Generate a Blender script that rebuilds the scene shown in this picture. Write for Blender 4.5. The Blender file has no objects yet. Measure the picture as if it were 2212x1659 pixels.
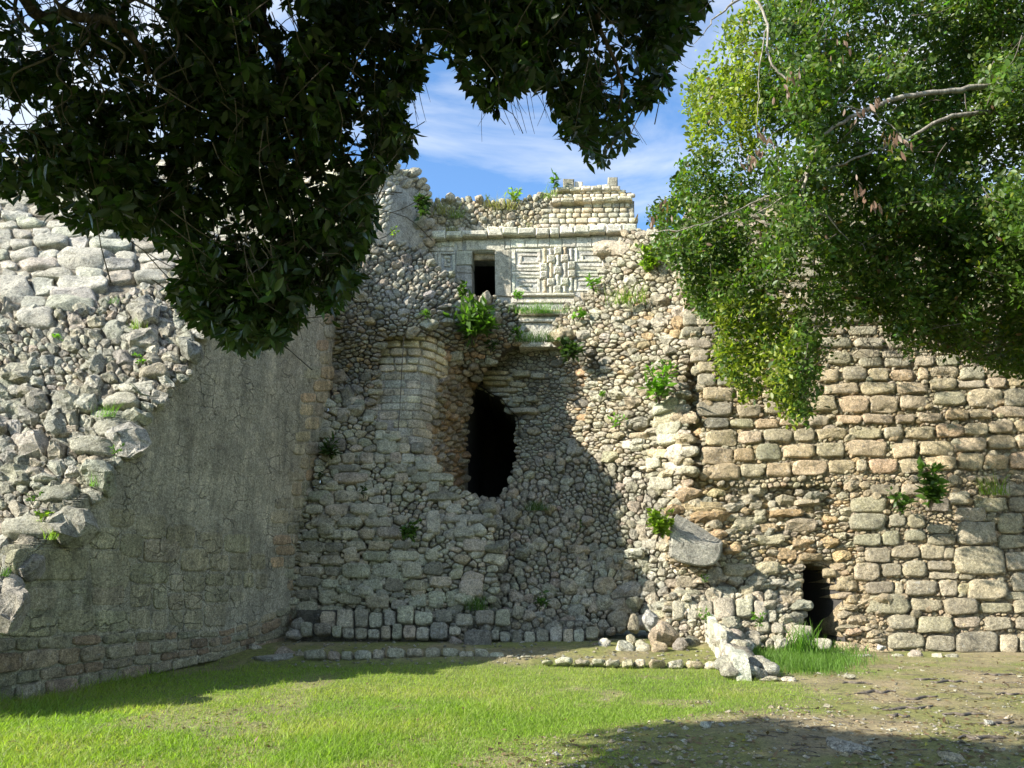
import bpy, math, random
import numpy as np
from mathutils import Vector, Matrix

random.seed(11)
R = np.random.default_rng(11)
SC = bpy.context.scene
COL = SC.collection
rad = math.radians

# ------------------------------------------------------------------ camera, sky, sun, exposure
F, H, PITCH = 1533.5, 1.65, rad(15)
cam_data = bpy.data.cameras.new('camera')
cam_data.sensor_width = 36.0
cam_data.lens = 36.0 * F / 2212.0
cam_data.clip_start = 0.1
cam_data.clip_end = 3000
cam = bpy.data.objects.new('camera', cam_data)
cam.location = (0, 0, H)
cam.rotation_euler = (rad(90) + PITCH, 0, 0)
COL.objects.link(cam)
SC.camera = cam

SUN_AZ, SUN_EL = rad(69), rad(31)        # azimuth: left of straight behind the camera
L = np.array([-math.sin(SUN_AZ) * math.cos(SUN_EL), -math.cos(SUN_AZ) * math.cos(SUN_EL), math.sin(SUN_EL)])
sun_data = bpy.data.lights.new('sun', 'SUN')
sun_data.energy = 5.0
sun_data.angle = rad(0.5)
sun_data.color = (1.0, 0.95, 0.85)
sun = bpy.data.objects.new('sun', sun_data)
sun.location = tuple(L * 60)
sun.rotation_euler = Vector(tuple(L)).to_track_quat('Z', 'Y').to_euler()
COL.objects.link(sun)

world = bpy.data.worlds.new('World')
SC.world = world
world.use_nodes = True
wn, wl = world.node_tree.nodes, world.node_tree.links
wn.clear()
w_out = wn.new('ShaderNodeOutputWorld')
w_bg = wn.new('ShaderNodeBackground')
w_bg.inputs['Strength'].default_value = 0.135
w_sky = wn.new('ShaderNodeTexSky')
w_sky.sky_type = 'NISHITA'
w_sky.sun_disc = False
w_sky.sun_elevation = SUN_EL
w_sky.sun_rotation = math.atan2(L[0], L[1])
w_sky.air_density = 1.0
w_sky.dust_density = 0.5
w_sky.ozone_density = 2.0
# thin streaky clouds, the same all round the sky
w_tc = wn.new('ShaderNodeTexCoord')
w_map = wn.new('ShaderNodeMapping')
w_map.inputs['Scale'].default_value = (1.5, 2.2, 4.2)
w_map.inputs['Rotation'].default_value = (0.25, 0.35, 0.5)
w_n = wn.new('ShaderNodeTexNoise')
w_n.inputs['Scale'].default_value = 1.55
w_n.inputs['Detail'].default_value = 9
w_n.inputs['Roughness'].default_value = 0.56
w_n.inputs['Distortion'].default_value = 0.5
w_r = wn.new('ShaderNodeValToRGB')
w_r.color_ramp.elements[0].position = 0.43
w_r.color_ramp.elements[0].color = (0, 0, 0, 1)
w_r.color_ramp.elements[1].position = 0.68
w_r.color_ramp.elements[1].color = (0.9, 0.9, 0.9, 1)
w_mix = wn.new('ShaderNodeMixRGB')
w_mix.inputs[2].default_value = (3.6, 3.75, 3.9, 1)
w_tint = wn.new('ShaderNodeMixRGB')
w_tint.blend_type = 'MULTIPLY'
w_tint.inputs[0].default_value = 1
w_tint.inputs[2].default_value = (0.72, 0.92, 1.06, 1)
wl.new(w_tc.outputs['Generated'], w_map.inputs['Vector'])
wl.new(w_map.outputs['Vector'], w_n.inputs['Vector'])
wl.new(w_n.outputs['Fac'], w_r.inputs['Fac'])
wl.new(w_r.outputs['Color'], w_mix.inputs[0])
wl.new(w_sky.outputs['Color'], w_tint.inputs[1])
wl.new(w_tint.outputs['Color'], w_mix.inputs[1])
wl.new(w_mix.outputs['Color'], w_bg.inputs['Color'])
wl.new(w_bg.outputs['Background'], w_out.inputs['Surface'])

SC.view_settings.view_transform = 'Standard'
SC.view_settings.look = 'None'
SC.view_settings.exposure = 1.25
SC.view_settings.gamma = 1.0
SC.view_settings.use_curve_mapping = False

# ------------------------------------------------------------------ geometry of the view (photo pixel, 2212 wide, + distance -> point)
CP, SP = math.cos(PITCH), math.sin(PITCH)
ORG = np.array([0, 0, H])


def rays(u, v):
    u = np.asarray(u, float); v = np.asarray(v, float)
    a = (u - 1106) / F; b = (829.5 - v) / F
    return np.stack([a, CP - b * SP, SP + b * CP], -1)


def at(u, v, Y):
    d = rays(u, v)
    return ORG + d * (np.asarray(Y) / d[..., 1])[..., None]


def ground(u, v, z=0.0):
    d = rays(u, v)
    return ORG + d * ((z - H) / d[..., 2])[..., None]


def proj(p):
    q = np.asarray(p, float) - ORG
    w = q[..., 1] * CP + q[..., 2] * SP
    return 1106 + F * q[..., 0] / w, 829.5 - F * (-q[..., 1] * SP + q[..., 2] * CP) / w, w


def inside(poly, u, v):
    poly = np.asarray(poly, float)
    u = np.asarray(u, float); v = np.asarray(v, float)
    r = np.zeros(u.shape, bool)
    x0, y0 = poly[:, 0], poly[:, 1]
    x1, y1 = np.roll(x0, -1), np.roll(y0, -1)
    for a, b, c, d in zip(x0, y0, x1, y1):
        if b == d:
            continue
        m = (b > v) != (d > v)
        r ^= m & (u < (c - a) * (v - b) / (d - b) + a)
    return r


# smooth value noise in numpy
_G = R.random((64, 64, 64))


def vnoise(p, s):
    p = np.asarray(p, float) * s + 1000.37
    i = np.floor(p).astype(int); f = p - i; f = f * f * (3 - 2 * f)
    i0 = i % 64; i1 = (i + 1) % 64
    def g(a, b, c):
        return _G[a, b, c]
    x0, y0, z0 = i0[..., 0], i0[..., 1], i0[..., 2]; x1, y1, z1 = i1[..., 0], i1[..., 1], i1[..., 2]
    fx, fy, fz = f[..., 0], f[..., 1], f[..., 2]
    a = g(x0, y0, z0) * (1 - fx) + g(x1, y0, z0) * fx
    b = g(x0, y1, z0) * (1 - fx) + g(x1, y1, z0) * fx
    c = g(x0, y0, z1) * (1 - fx) + g(x1, y0, z1) * fx
    d = g(x0, y1, z1) * (1 - fx) + g(x1, y1, z1) * fx
    return ((a * (1 - fy) + b * fy) * (1 - fz) + (c * (1 - fy) + d * fy) * fz) * 2 - 1


def fbm(p, s, o=3):
    r = 0; a = 1
    for k in range(o):
        r = r + a * vnoise(p, s * 2 ** k); a *= 0.5
    return r


class Surf:
    """A wall face: distance Y as a thin-plate spline through measured points (photo u, v, Y)."""
    def __init__(self, ctrl, rough=0.0):
        c = np.asarray(ctrl, float); n = len(c)
        self.x = c[:, :2] / 500.0
        K = self._k(self.x) + np.eye(n) * 0.02
        A = np.zeros((n + 3, n + 3)); A[:n, :n] = K
        A[:n, n] = 1; A[:n, n + 1:] = self.x; A[n, :n] = 1; A[n + 1:, :n] = self.x.T
        self.w = np.linalg.lstsq(A, np.concatenate([c[:, 2], [0, 0, 0]]), rcond=None)[0]
        self.rough = rough

    def _k(self, p):
        d2 = ((p[:, None, :] - self.x[None]) ** 2).sum(-1)
        return 0.5 * d2 * np.log(d2 + 1e-9)

    def P(self, u, v):
        u = np.asarray(u, float); v = np.asarray(v, float)
        p = np.stack([u.ravel(), v.ravel()], -1) / 500.0
        n = len(self.x)
        Y = self._k(p) @ self.w[:n] + self.w[n] + p @ self.w[n + 1:]
        if self.rough:
            q = np.stack([p[:, 0], p[:, 1], np.zeros(len(p))], -1)
            Y = Y + self.rough * fbm(q, 6.0, 2)
        return at(u.ravel(), v.ravel(), Y).reshape(u.shape + (3,))


class Flat:
    """A plane wall face through a point with a normal."""
    def __init__(self, p, n):
        self.p = np.asarray(p, float); self.n = np.asarray(n, float) / np.linalg.norm(n)

    def P(self, u, v):
        d = rays(u, v)
        return ORG + d * (((self.p - ORG) @ self.n) / (d @ self.n))[..., None]


def upright(Y, k=0.0):
    return Surf([(0, 400, Y - 1106 * k), (2212, 400, Y + 1106 * k), (0, 1500, Y - 1106 * k), (2212, 1500, Y + 1106 * k)])


def normals(S, u, v, e=4.0):
    a = S.P(u + e, v) - S.P(u - e, v); b = S.P(u, v - e) - S.P(u, v + e)
    n = np.cross(a, b)
    n /= np.linalg.norm(n, axis=-1, keepdims=True) + 1e-12
    c = S.P(u, v) - ORG
    s = np.sign((n * c).sum(-1)); s[s == 0] = 1
    return n * (-s)[..., None]


# ------------------------------------------------------------------ materials
def new_mat(name):
    m = bpy.data.materials.new(name)
    m.use_nodes = True
    n = m.node_tree.nodes
    return m, n, m.node_tree.links, n['Principled BSDF']


def noise_node(n, l, pos, scale, detail=5, rough=0.55, dist=0.0):
    t = n.new('ShaderNodeTexNoise')
    t.inputs['Scale'].default_value = scale
    t.inputs['Detail'].default_value = detail
    t.inputs['Roughness'].default_value = rough
    t.inputs['Distortion'].default_value = dist
    l.new(pos, t.inputs['Vector'])
    return t.outputs['Fac']


def ramp(n, l, fac, a, b, ca=(0, 0, 0, 1), cb=(1, 1, 1, 1)):
    r = n.new('ShaderNodeValToRGB')
    r.color_ramp.elements[0].position = a; r.color_ramp.elements[0].color = ca
    r.color_ramp.elements[1].position = b; r.color_ramp.elements[1].color = cb
    l.new(fac, r.inputs['Fac'])
    return r.outputs['Color']


def mix(n, l, mode, fac, a, b):
    x = n.new('ShaderNodeMixRGB'); x.blend_type = mode
    for i, k in ((0, fac), (1, a), (2, b)):
        if hasattr(k, 'is_output'):
            l.new(k, x.inputs[i])
        elif i == 0:
            x.inputs[0].default_value = k
        else:
            x.inputs[i].default_value = k
    return x.outputs['Color']


def bump(n, l, h, strength, dist, prev=None):
    b = n.new('ShaderNodeBump')
    b.inputs['Strength'].default_value = strength
    b.inputs['Distance'].default_value = dist
    l.new(h, b.inputs['Height'])
    if prev is not None:
        l.new(prev, b.inputs['Normal'])
    return b.outputs['Normal']


def stone_material(name, grain=1.0, lichen=0.5, streak=0.0, soft=1.0, cracks=False):
    m, n, l, p = new_mat(name)
    g = n.new('ShaderNodeNewGeometry'); pos = g.outputs['Position']
    at_ = n.new('ShaderNodeAttribute'); at_.attribute_name = 'tint'
    col = at_.outputs['Color']
    n1 = noise_node(n, l, pos, 3.0, 6, 0.6)
    n2 = noise_node(n, l, pos, 22.0, 6, 0.7)
    n3 = noise_node(n, l, pos, 9.0, 5, 0.65)
    n4 = noise_node(n, l, pos, 70.0, 3, 0.7)
    col = mix(n, l, 'MULTIPLY', 1.0, col, ramp(n, l, n1, 0.28, 0.72, (0.68, 0.68, 0.68, 1), (1.32, 1.30, 1.26, 1)))
    col = mix(n, l, 'MULTIPLY', 1.0, col, ramp(n, l, n2, 0.3, 0.7, (0.55, 0.54, 0.51, 1), (1.46, 1.45, 1.43, 1)))
    col = mix(n, l, 'MULTIPLY', 1.0, col, ramp(n, l, n4, 0.36, 0.62, (0.58, 0.58, 0.57, 1), (1.4, 1.4, 1.39, 1)))
    dark = ramp(n, l, n3, 0.53, 0.67, (0, 0, 0, 1), (lichen, lichen, lichen, 1))
    col = mix(n, l, 'MIX', dark, col, (0.085, 0.083, 0.075, 1))
    n5 = noise_node(n, l, pos, 14.0, 4, 0.6, 0.6)
    lite = ramp(n, l, n5, 0.6, 0.7, (0, 0, 0, 1), (0.45, 0.45, 0.45, 1))
    col = mix(n, l, 'MIX', lite, col, (0.62, 0.61, 0.57, 1))
    if streak:
        mp = n.new('ShaderNodeMapping'); mp.inputs['Scale'].default_value = (2.6, 2.6, 0.35)
        l.new(pos, mp.inputs['Vector'])
        n6 = noise_node(n, l, mp.outputs['Vector'], 1.6, 7, 0.65)
        col = mix(n, l, 'MULTIPLY', streak, col, ramp(n, l, n6, 0.34, 0.66, (0.42, 0.43, 0.42, 1), (1.15, 1.13, 1.1, 1)))
    l.new(col, p.inputs['Base Color'])
    p.inputs['Roughness'].default_value = 0.93
    p.inputs['Specular IOR Level'].default_value = 0.135
    b1 = bump(n, l, n3, 0.9 * soft, 0.10 * grain)
    b2 = bump(n, l, n2, 0.95 * soft, 0.065 * grain, b1)
    b3 = bump(n, l, n4, 0.8 * soft, 0.02 * grain, b2)
    if cracks:
        # crazed plaster: broken joint lines and pits
        wv = n.new('ShaderNodeTexNoise'); wv.inputs['Scale'].default_value = 3.2; wv.inputs['Detail'].default_value = 4
        l.new(pos, wv.inputs['Vector'])
        ad = n.new('ShaderNodeVectorMath'); ad.operation = 'MULTIPLY_ADD'
        ad.inputs[1].default_value = (0.22, 0.22, 0.22)
        l.new(wv.outputs['Color'], ad.inputs[0]); l.new(pos, ad.inputs[2])
        mp2 = n.new('ShaderNodeMapping'); mp2.inputs['Scale'].default_value = (2.4, 2.4, 4.2)
        l.new(ad.outputs[0], mp2.inputs['Vector'])
        vo = n.new('ShaderNodeTexVoronoi'); vo.feature = 'DISTANCE_TO_EDGE'; vo.inputs['Scale'].default_value = 1.0
        l.new(mp2.outputs['Vector'], vo.inputs['Vector'])
        line = ramp(n, l, vo.outputs['Distance'], 0.008, 0.045, (0.8, 0.8, 0.8, 1), (0, 0, 0, 1))
        mk = ramp(n, l, noise_node(n, l, pos, 1.5, 5, 0.7), 0.48, 0.62)
        cr = mix(n, l, 'MULTIPLY', 1.0, line, mk)
        pit = ramp(n, l, noise_node(n, l, pos, 6.5, 5, 0.75, 0.8), 0.66, 0.70)
        holes = mix(n, l, 'LIGHTEN', 1.0, cr, pit)
        col = mix(n, l, 'MIX', mix(n, l, 'MULTIPLY', 1.0, holes, (0.8, 0.8, 0.8, 1)), col, (0.06, 0.057, 0.045, 1))
        l.new(col, p.inputs['Base Color'])
        iv = n.new('ShaderNodeInvert'); l.new(holes, iv.inputs['Color'])
        b3 = bump(n, l, iv.outputs['Color'], 1.0, 0.06, b3)
    l.new(b3, p.inputs['Normal'])
    return m


M_STONE = stone_material('limestone', 1.0, 0.55)
M_ROUGH = stone_material('rough_limestone', 1.5, 0.7)
M_PLASTER = stone_material('old_plaster', 1.0, 0.6, 0.55, 0.9)
M_CRAZED = stone_material('crazed_plaster', 1.0, 0.35, 0.6, 1.0, True)
M_CARVED = stone_material('carved_limestone', 0.55, 0.5, 0.35, 0.7)
M_MORTAR = stone_material('lime_mortar', 1.6, 0.6)


def plain(name, rgb, rough=0.9):
    m, n, l, p = new_mat(name)
    p.inputs['Base Color'].default_value = (*rgb, 1); p.inputs['Roughness'].default_value = rough
    g = n.new('ShaderNodeNewGeometry')
    f = noise_node(n, l, g.outputs['Position'], 18, 5, 0.65)
    c = mix(n, l, 'MULTIPLY', 1.0, (*rgb, 1), ramp(n, l, f, 0.3, 0.7, (0.55, 0.55, 0.55, 1), (1.3, 1.3, 1.3, 1)))
    l.new(c, p.inputs['Base Color'])
    l.new(bump(n, l, f, 0.6, 0.02), p.inputs['Normal'])
    return m


M_DARK = plain('shadow_dark_stone', (0.05, 0.045, 0.04))  # darkness inside the cave and doorways, put into the stone colour


def leaf_material(name, gloss=0.35, trans=0.35):
    m, n, l, p = new_mat(name)
    a = n.new('ShaderNodeAttribute'); a.attribute_name = 'tint'
    o = n.new('ShaderNodeObjectInfo')
    col = a.outputs['Color']
    hv = n.new('ShaderNodeHueSaturation')
    l.new(col, hv.inputs['Color'])
    mr = n.new('ShaderNodeMapRange'); mr.inputs[3].default_value = 0.8; mr.inputs[4].default_value = 1.2
    l.new(o.outputs['Random'], mr.inputs[0]); l.new(mr.outputs[0], hv.inputs['Value'])
    l.new(hv.outputs['Color'], p.inputs['Base Color'])
    p.inputs['Roughness'].default_value = gloss
    p.inputs['Specular IOR Level'].default_value = 0.35
    t = n.new('ShaderNodeBsdfTranslucent')
    l.new(mix(n, l, 'MULTIPLY', 1.0, hv.outputs['Color'], (2.2, 2.6, 0.8, 1)), t.inputs['Color'])
    ms = n.new('ShaderNodeMixShader'); ms.inputs[0].default_value = trans
    out = n['Material Output']
    l.new(p.outputs[0], ms.inputs[1]); l.new(t.outputs[0], ms.inputs[2]); l.new(ms.outputs[0], out.inputs['Surface'])
    return m


M_LEAF = leaf_material('glossy_leaf', 0.38, 0.3)
M_LEAF2 = leaf_material('soft_leaf', 0.45, 0.35)
M_GRASS = leaf_material('grass_blade', 0.6, 0.4)


def bark(name, ca, cb, sc=14):
    m, n, l, p = new_mat(name)
    g = n.new('ShaderNodeNewGeometry')
    mp = n.new('ShaderNodeMapping'); mp.inputs['Scale'].default_value = (1, 1, 0.35)
    l.new(g.outputs['Position'], mp.inputs['Vector'])
    f = noise_node(n, l, mp.outputs['Vector'], sc, 6, 0.7)
    l.new(ramp(n, l, f, 0.38, 0.62, (*ca, 1), (*cb, 1)), p.inputs['Base Color'])
    p.inputs['Roughness'].default_value = 0.9
    l.new(bump(n, l, f, 0.9, 0.02), p.inputs['Normal'])
    return m


M_BARK = bark('brown_bark', (0.03, 0.022, 0.015), (0.16, 0.11, 0.075), 22)
M_PALE = bark('pale_bark', (0.10, 0.085, 0.065), (0.38, 0.34, 0.28), 16)
M_TWIG = bark('dry_twig', (0.06, 0.048, 0.036), (0.17, 0.14, 0.11), 20)


# ------------------------------------------------------------------ objects
def thing(name, label, cat, loc=(0, 0, 0), group=None):
    o = bpy.data.objects.new(name, None); COL.objects.link(o)
    o.location = tuple(loc); o['label'] = label; o['category'] = cat; o['kind'] = 'thing'
    o.empty_display_size = 0.2
    if group:
        o['group'] = group
    return o


def tag(o, label, cat, group=None):
    o['label'] = label; o['category'] = cat; o['kind'] = 'thing'
    if group:
        o['group'] = group
    return o


def wloc(o):
    p = np.zeros(3)
    while o is not None:
        p = p + np.array(o.location); o = o.parent
    return p


def mesh_obj(name, V, faces, mat, parent=None, tint=None, smooth=True, kind=None, centre=True):
    V = np.asarray(V, float)
    c = V.mean(0) if centre else np.zeros(3)
    me = bpy.data.meshes.new(name)
    me.from_pydata((V - c).tolist(), [], faces)
    if tint is not None:
        t = np.asarray(tint, float)
        if t.ndim == 1:
            t = np.tile(t, (len(V), 1))
        t = np.concatenate([t, np.ones((len(t), 1))], 1)
        a = me.attributes.new('tint', 'FLOAT_COLOR', 'POINT')
        a.data.foreach_set('color', t.astype(np.float32).ravel())
    if smooth:
        me.polygons.foreach_set('use_smooth', [True] * len(me.polygons))
    me.materials.append(mat)
    o = bpy.data.objects.new(name, me); COL.objects.link(o)
    if parent is not None:
        o.parent = parent
        o.location = tuple(c - wloc(parent))
    else:
        o.location = tuple(c)
    if kind:
        o['kind'] = kind
    return o


class Bag:
    """Collects many pieces that become one mesh."""
    def __init__(self):
        self.V, self.Fc, self.T, self.n = [], [], [], 0

    def add(self, V, faces, tint):
        V = np.asarray(V); k = self.n
        self.V.append(V); self.Fc += [tuple(i + k for i in f) for f in faces]
        t = np.asarray(tint, float)
        self.T.append(np.tile(t, (len(V), 1)) if t.ndim == 1 else t)
        self.n += len(V)

    def build(self, name, mat, parent=None, kind=None, smooth=True):
        if not self.n:
            return None
        return mesh_obj(name, np.concatenate(self.V), self.Fc, mat, parent, np.concatenate(self.T), smooth, kind)


# ------------------------------------------------------------------ stones
def round_rect(x0, x1, y0, y1, n=16, sq=0.62, jit=0.05, rg=R):
    t = np.linspace(0, 2 * np.pi, n, endpoint=False) + rg.uniform(-.1, .1)
    c, s = np.cos(t), np.sin(t)
    e = 2.0 / (2.0 + 3.2 * sq)
    x = np.sign(c) * np.abs(c) ** e; y = np.sign(s) * np.abs(s) ** e
    k = 1 + rg.normal(0, jit, n) * 0.6
    w, h = (x1 - x0) / 2, (y1 - y0) / 2
    sk = rg.uniform(-.06, .06); tk = rg.uniform(-.05, .05)
    return np.stack([(x0 + x1) / 2 + x * w * k * (1 + tk * y), (y0 + y1) / 2 + y * h * k * (1 + sk * x)], -1)


def chaikin(p, q=0.25):
    a = np.roll(p, -1, 0)
    return np.stack([p * (1 - q) + a * q, p * q + a * (1 - q)], 1).reshape(-1, 2)


def clip_half(poly, nx, ny, d):
    out = []
    m = len(poly)
    for i in range(m):
        a = poly[i]; b = poly[(i + 1) % m]
        da = a[0] * nx + a[1] * ny - d; db = b[0] * nx + b[1] * ny - d
        if da <= 0:
            out.append(a)
        if (da < 0) != (db < 0) and da != db:
            t = da / (da - db)
            out.append((a[0] + (b[0] - a[0]) * t, a[1] + (b[1] - a[1]) * t))
    return out


def rubble_cells(poly, size, aspect=1.35, var=0.35, gap=1.4, seed=1, avoid=(), size_fn=None, tilt=0.0):
    """Tightly packed irregular stones: weighted cells over a polygon in the photo plane."""
    rg = np.random.default_rng(seed)
    poly = np.asarray(poly, float)
    ct, st = math.cos(tilt), math.sin(tilt)
    x0, y0 = poly.min(0); x1, y1 = poly.max(0)
    def to(p):
        p = np.asarray(p, float); return np.stack([(p[..., 0] * ct + p[..., 1] * st), (-p[..., 0] * st + p[..., 1] * ct) * aspect], -1)
    def fro(q):
        q = np.asarray(q, float); x, y = q[..., 0], q[..., 1] / aspect
        return np.stack([x * ct - y * st, x * st + y * ct], -1)
    n = int((x1 - x0) * (y1 - y0) * aspect / (size * size) * 26) + 60
    cand = np.stack([rg.uniform(x0, x1, n), rg.uniform(y0, y1, n)], -1)
    ok = inside(poly, cand[:, 0], cand[:, 1])
    for a in avoid:
        ok &= ~((cand[:, 0] > a[0]) & (cand[:, 0] < a[1]) & (cand[:, 1] > a[2]) & (cand[:, 1] < a[3]))
    cand = cand[ok]
    rr = size * 0.5 * np.exp(rg.normal(0, var, len(cand)))
    if size_fn is not None:
        rr *= size_fn(cand[:, 0], cand[:, 1])
    rr = np.clip(rr, size * 0.17, size * 1.35)
    order = range(len(rr))
    q = to(cand)
    Q = np.zeros((len(cand), 2)); Rr = np.zeros(len(cand)); k = 0
    for i in order:
        if k:
            d = np.hypot(Q[:k, 0] - q[i, 0], Q[:k, 1] - q[i, 1])
            if (d < (Rr[:k] + rr[i]) * 0.84).any():
                continue
        Q[k] = q[i]; Rr[k] = rr[i]; k += 1
    Q, Rr = Q[:k], Rr[:k]
    cells = []
    for i in range(k):
        r0 = Rr[i] * 1.75
        ang = np.linspace(0, 2 * np.pi, 9, endpoint=False) + rg.uniform(0, 1)
        pl = [(Q[i, 0] + r0 * math.cos(a), Q[i, 1] + r0 * math.sin(a)) for a in ang]
        dx = Q[:, 0] - Q[i, 0]; dy = Q[:, 1] - Q[i, 1]; dd = np.hypot(dx, dy)
        for j in np.nonzero((dd < r0 + Rr * 1.6) & (dd > 0))[0]:
            d = dd[j]
            off = 0.5 * d + (Rr[i] ** 2 - Rr[j] ** 2) / (2 * d)
            nx, ny = dx[j] / d, dy[j] / d
            pl = clip_half(pl, nx, ny, Q[i, 0] * nx + Q[i, 1] * ny + off - gap * 0.5)
            if len(pl) < 3:
                break
        if len(pl) < 3:
            continue
        # drop very short edges
        pp = [pl[0]]
        for t in pl[1:]:
            if math.hypot(t[0] - pp[-1][0], t[1] - pp[-1][1]) > Rr[i] * 0.16:
                pp.append(t)
        if len(pp) < 3:
            continue
        cells.append(fro(chaikin(np.array(pp), 0.15)))
    return cells


def area(p):
    x, y = p[:, 0], p[:, 1]
    return 0.5 * abs((x * np.roll(y, -1) - y * np.roll(x, -1)).sum())


PAL = {
    'grey': [(0.36, 0.35, 0.32), (0.30, 0.295, 0.27), (0.42, 0.41, 0.38), (0.24, 0.235, 0.215), (0.36, 0.32, 0.275)],
    'white': [(0.52, 0.505, 0.47), (0.46, 0.45, 0.42), (0.56, 0.55, 0.52), (0.42, 0.40, 0.36), (0.50, 0.46, 0.40)],
    'cream': [(0.52, 0.48, 0.40), (0.46, 0.43, 0.37), (0.55, 0.52, 0.46), (0.48, 0.42, 0.33), (0.42, 0.40, 0.35)],
    'tan': [(0.45, 0.375, 0.28), (0.42, 0.355, 0.27), (0.48, 0.405, 0.305), (0.39, 0.34, 0.27), (0.46, 0.365, 0.265)],
    'ochre': [(0.47, 0.38, 0.26), (0.45, 0.34, 0.22), (0.46, 0.41, 0.33), (0.40, 0.36, 0.30), (0.50, 0.45, 0.36), (0.36, 0.345, 0.31), (0.48, 0.44, 0.37)],
    'pink': [(0.38, 0.31, 0.25), (0.35, 0.32, 0.28), (0.40, 0.33, 0.265), (0.32, 0.31, 0.28)],
    'rust': [(0.46, 0.33, 0.22), (0.42, 0.35, 0.27), (0.40, 0.285, 0.19), (0.44, 0.39, 0.32), (0.35, 0.31, 0.26)],
    'lichen': [(0.38, 0.37, 0.32), (0.42, 0.41, 0.355), (0.33, 0.32, 0.27), (0.45, 0.435, 0.385), (0.26, 0.25, 0.22), (0.42, 0.37, 0.31)],
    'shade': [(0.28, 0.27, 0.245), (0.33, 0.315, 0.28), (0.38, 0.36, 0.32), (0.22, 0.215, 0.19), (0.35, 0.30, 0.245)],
    'block': [(0.35, 0.315, 0.255), (0.32, 0.295, 0.24), (0.38, 0.34, 0.275), (0.30, 0.275, 0.225)],
}


def pick(pal, rg):
    c = PAL[pal] if isinstance(pal, str) else pal
    b = np.array(c[rg.integers(len(c))]) * rg.uniform(0.88, 1.14) * np.array([1.17, 1.15, 1.04])
    return b * (1 + rg.normal(0, 0.02, 3))


PROF_ROUND = [(0.95, -1.0), (1.0, -0.1), (0.985, 0.4), (0.90, 0.76), (0.68, 0.96), (0.34, 1.0)]
PROF_BLOCK = [(0.96, -1.0), (1.0, -0.1), (0.99, 0.45), (0.94, 0.82), (0.80, 0.97), (0.42, 1.0)]
PROF_SMALL = [(0.97, -1.0), (0.96, 0.4), (0.66, 0.9)]


def stone_meshes(S, outlines, rg, prof, hrel, pal, angular=0.0, hmax=0.35, hmin=0.02, proud=0.0, pal_fn=None, rough=0.03):
    """One list of (verts, faces, tint, size) for all outlines of a wall."""
    if not outlines:
        return []
    C = np.array([o.mean(0) for o in outlines])
    A = np.array([area(o) for o in outlines])
    PC = S.P(C[:, 0], C[:, 1]); N = normals(S, C[:, 0], C[:, 1])
    ppm = np.linalg.norm(S.P(C[:, 0], C[:, 1] + 1) - PC, axis=1)
    ppu = np.linalg.norm(S.P(C[:, 0] + 1, C[:, 1]) - PC, axis=1)
    res = []
    for i, o in enumerate(outlines):
        size = math.sqrt(A[i] * ppm[i] * ppu[i])
        h = float(np.clip(size * hrel * rg.uniform(0.6, 1.35), hmin, hmax))
        px = math.sqrt(A[i])
        pr = PROF_SMALL if px < 15 else prof
        if px < 15 and len(o) > 9:
            o = o[::2]
        n = len(o); c = C[i]; d = o - c
        mx = np.abs(d).max(0) + 1e-6
        uv, hh = [], []
        tx, ty = rg.normal(0, 0.22 if prof is PROF_ROUND else 0.07, 2) * (1 + angular)
        cuts = []
        for _ in range(int(round(angular * 3))):
            a = rg.uniform(0, 2 * np.pi); cuts.append((math.cos(a), math.sin(a), rg.uniform(-.1, .35), rg.uniform(.5, 1.3)))
        sh = rg.normal(0, 0.08 + 0.1 * angular, 2)
        for s, z in pr:
            q = d * s + (1 - s) * sh * mx
            x, y = q[:, 0] / mx[0], q[:, 1] / mx[1]
            zz = np.full(n, z, float)
            if z > -0.5:
                k = 1 + tx * x + ty * y
                for ca, sa, of, sl in cuts:
                    k = np.minimum(k, 1.05 - sl * np.maximum(0, x * ca + y * sa - of))
                zz = z * np.maximum(k, 0.12)
            uv.append(c + q); hh.append(zz)
        uv.append((c + sh * mx)[None]); hh.append(np.array([1.0]))
        uv = np.concatenate(uv); hh = np.concatenate(hh)
        back = max(0.06, 0.22 * size)
        V = S.P(uv[:, 0], uv[:, 1])
        off = np.where(hh < -0.5, -back, hh * h + (rg.normal(0, 0.28) * h if prof is PROF_ROUND else rg.normal(0, 0.1) * h)) + proud
        V = V + N[i] * off[:, None]
        if rough and px >= 15:
            w = np.stack([fbm(V + 7.1, 2.6 / max(size, 0.12), 3), fbm(V + 31.7, 2.6 / max(size, 0.12), 3), fbm(V + 53.3, 2.6 / max(size, 0.12), 3)], -1)
            V = V + w * rough * (1.35 if prof is PROF_ROUND else 1.0) * size * (hh > -0.5)[:, None]
        fc = []
        m = len(pr)
        for a in range(m - 1):
            for b in range(n):
                b2 = (b + 1) % n
                fc.append((a * n + b, a * n + b2, (a + 1) * n + b2, (a + 1) * n + b))
        t = m * n
        for b in range(n):
            fc.append(((m - 1) * n + b, (m - 1) * n + (b + 1) % n, t))
        # outward orientation
        f0 = fc[n]; p0, p1, p2 = V[f0[0]], V[f0[1]], V[f0[2]]
        if np.dot(np.cross(p1 - p0, p2 - p0), (p0 + p2) / 2 - (PC[i] - N[i] * 0.02)) < 0:
            fc = [tuple(reversed(f)) for f in fc]
        pp = pal_fn(c[0], c[1], rg) if pal_fn else pal
        res.append((V, fc, pick(pp, rg), size * size))
    return res


COUNT = {}


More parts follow.
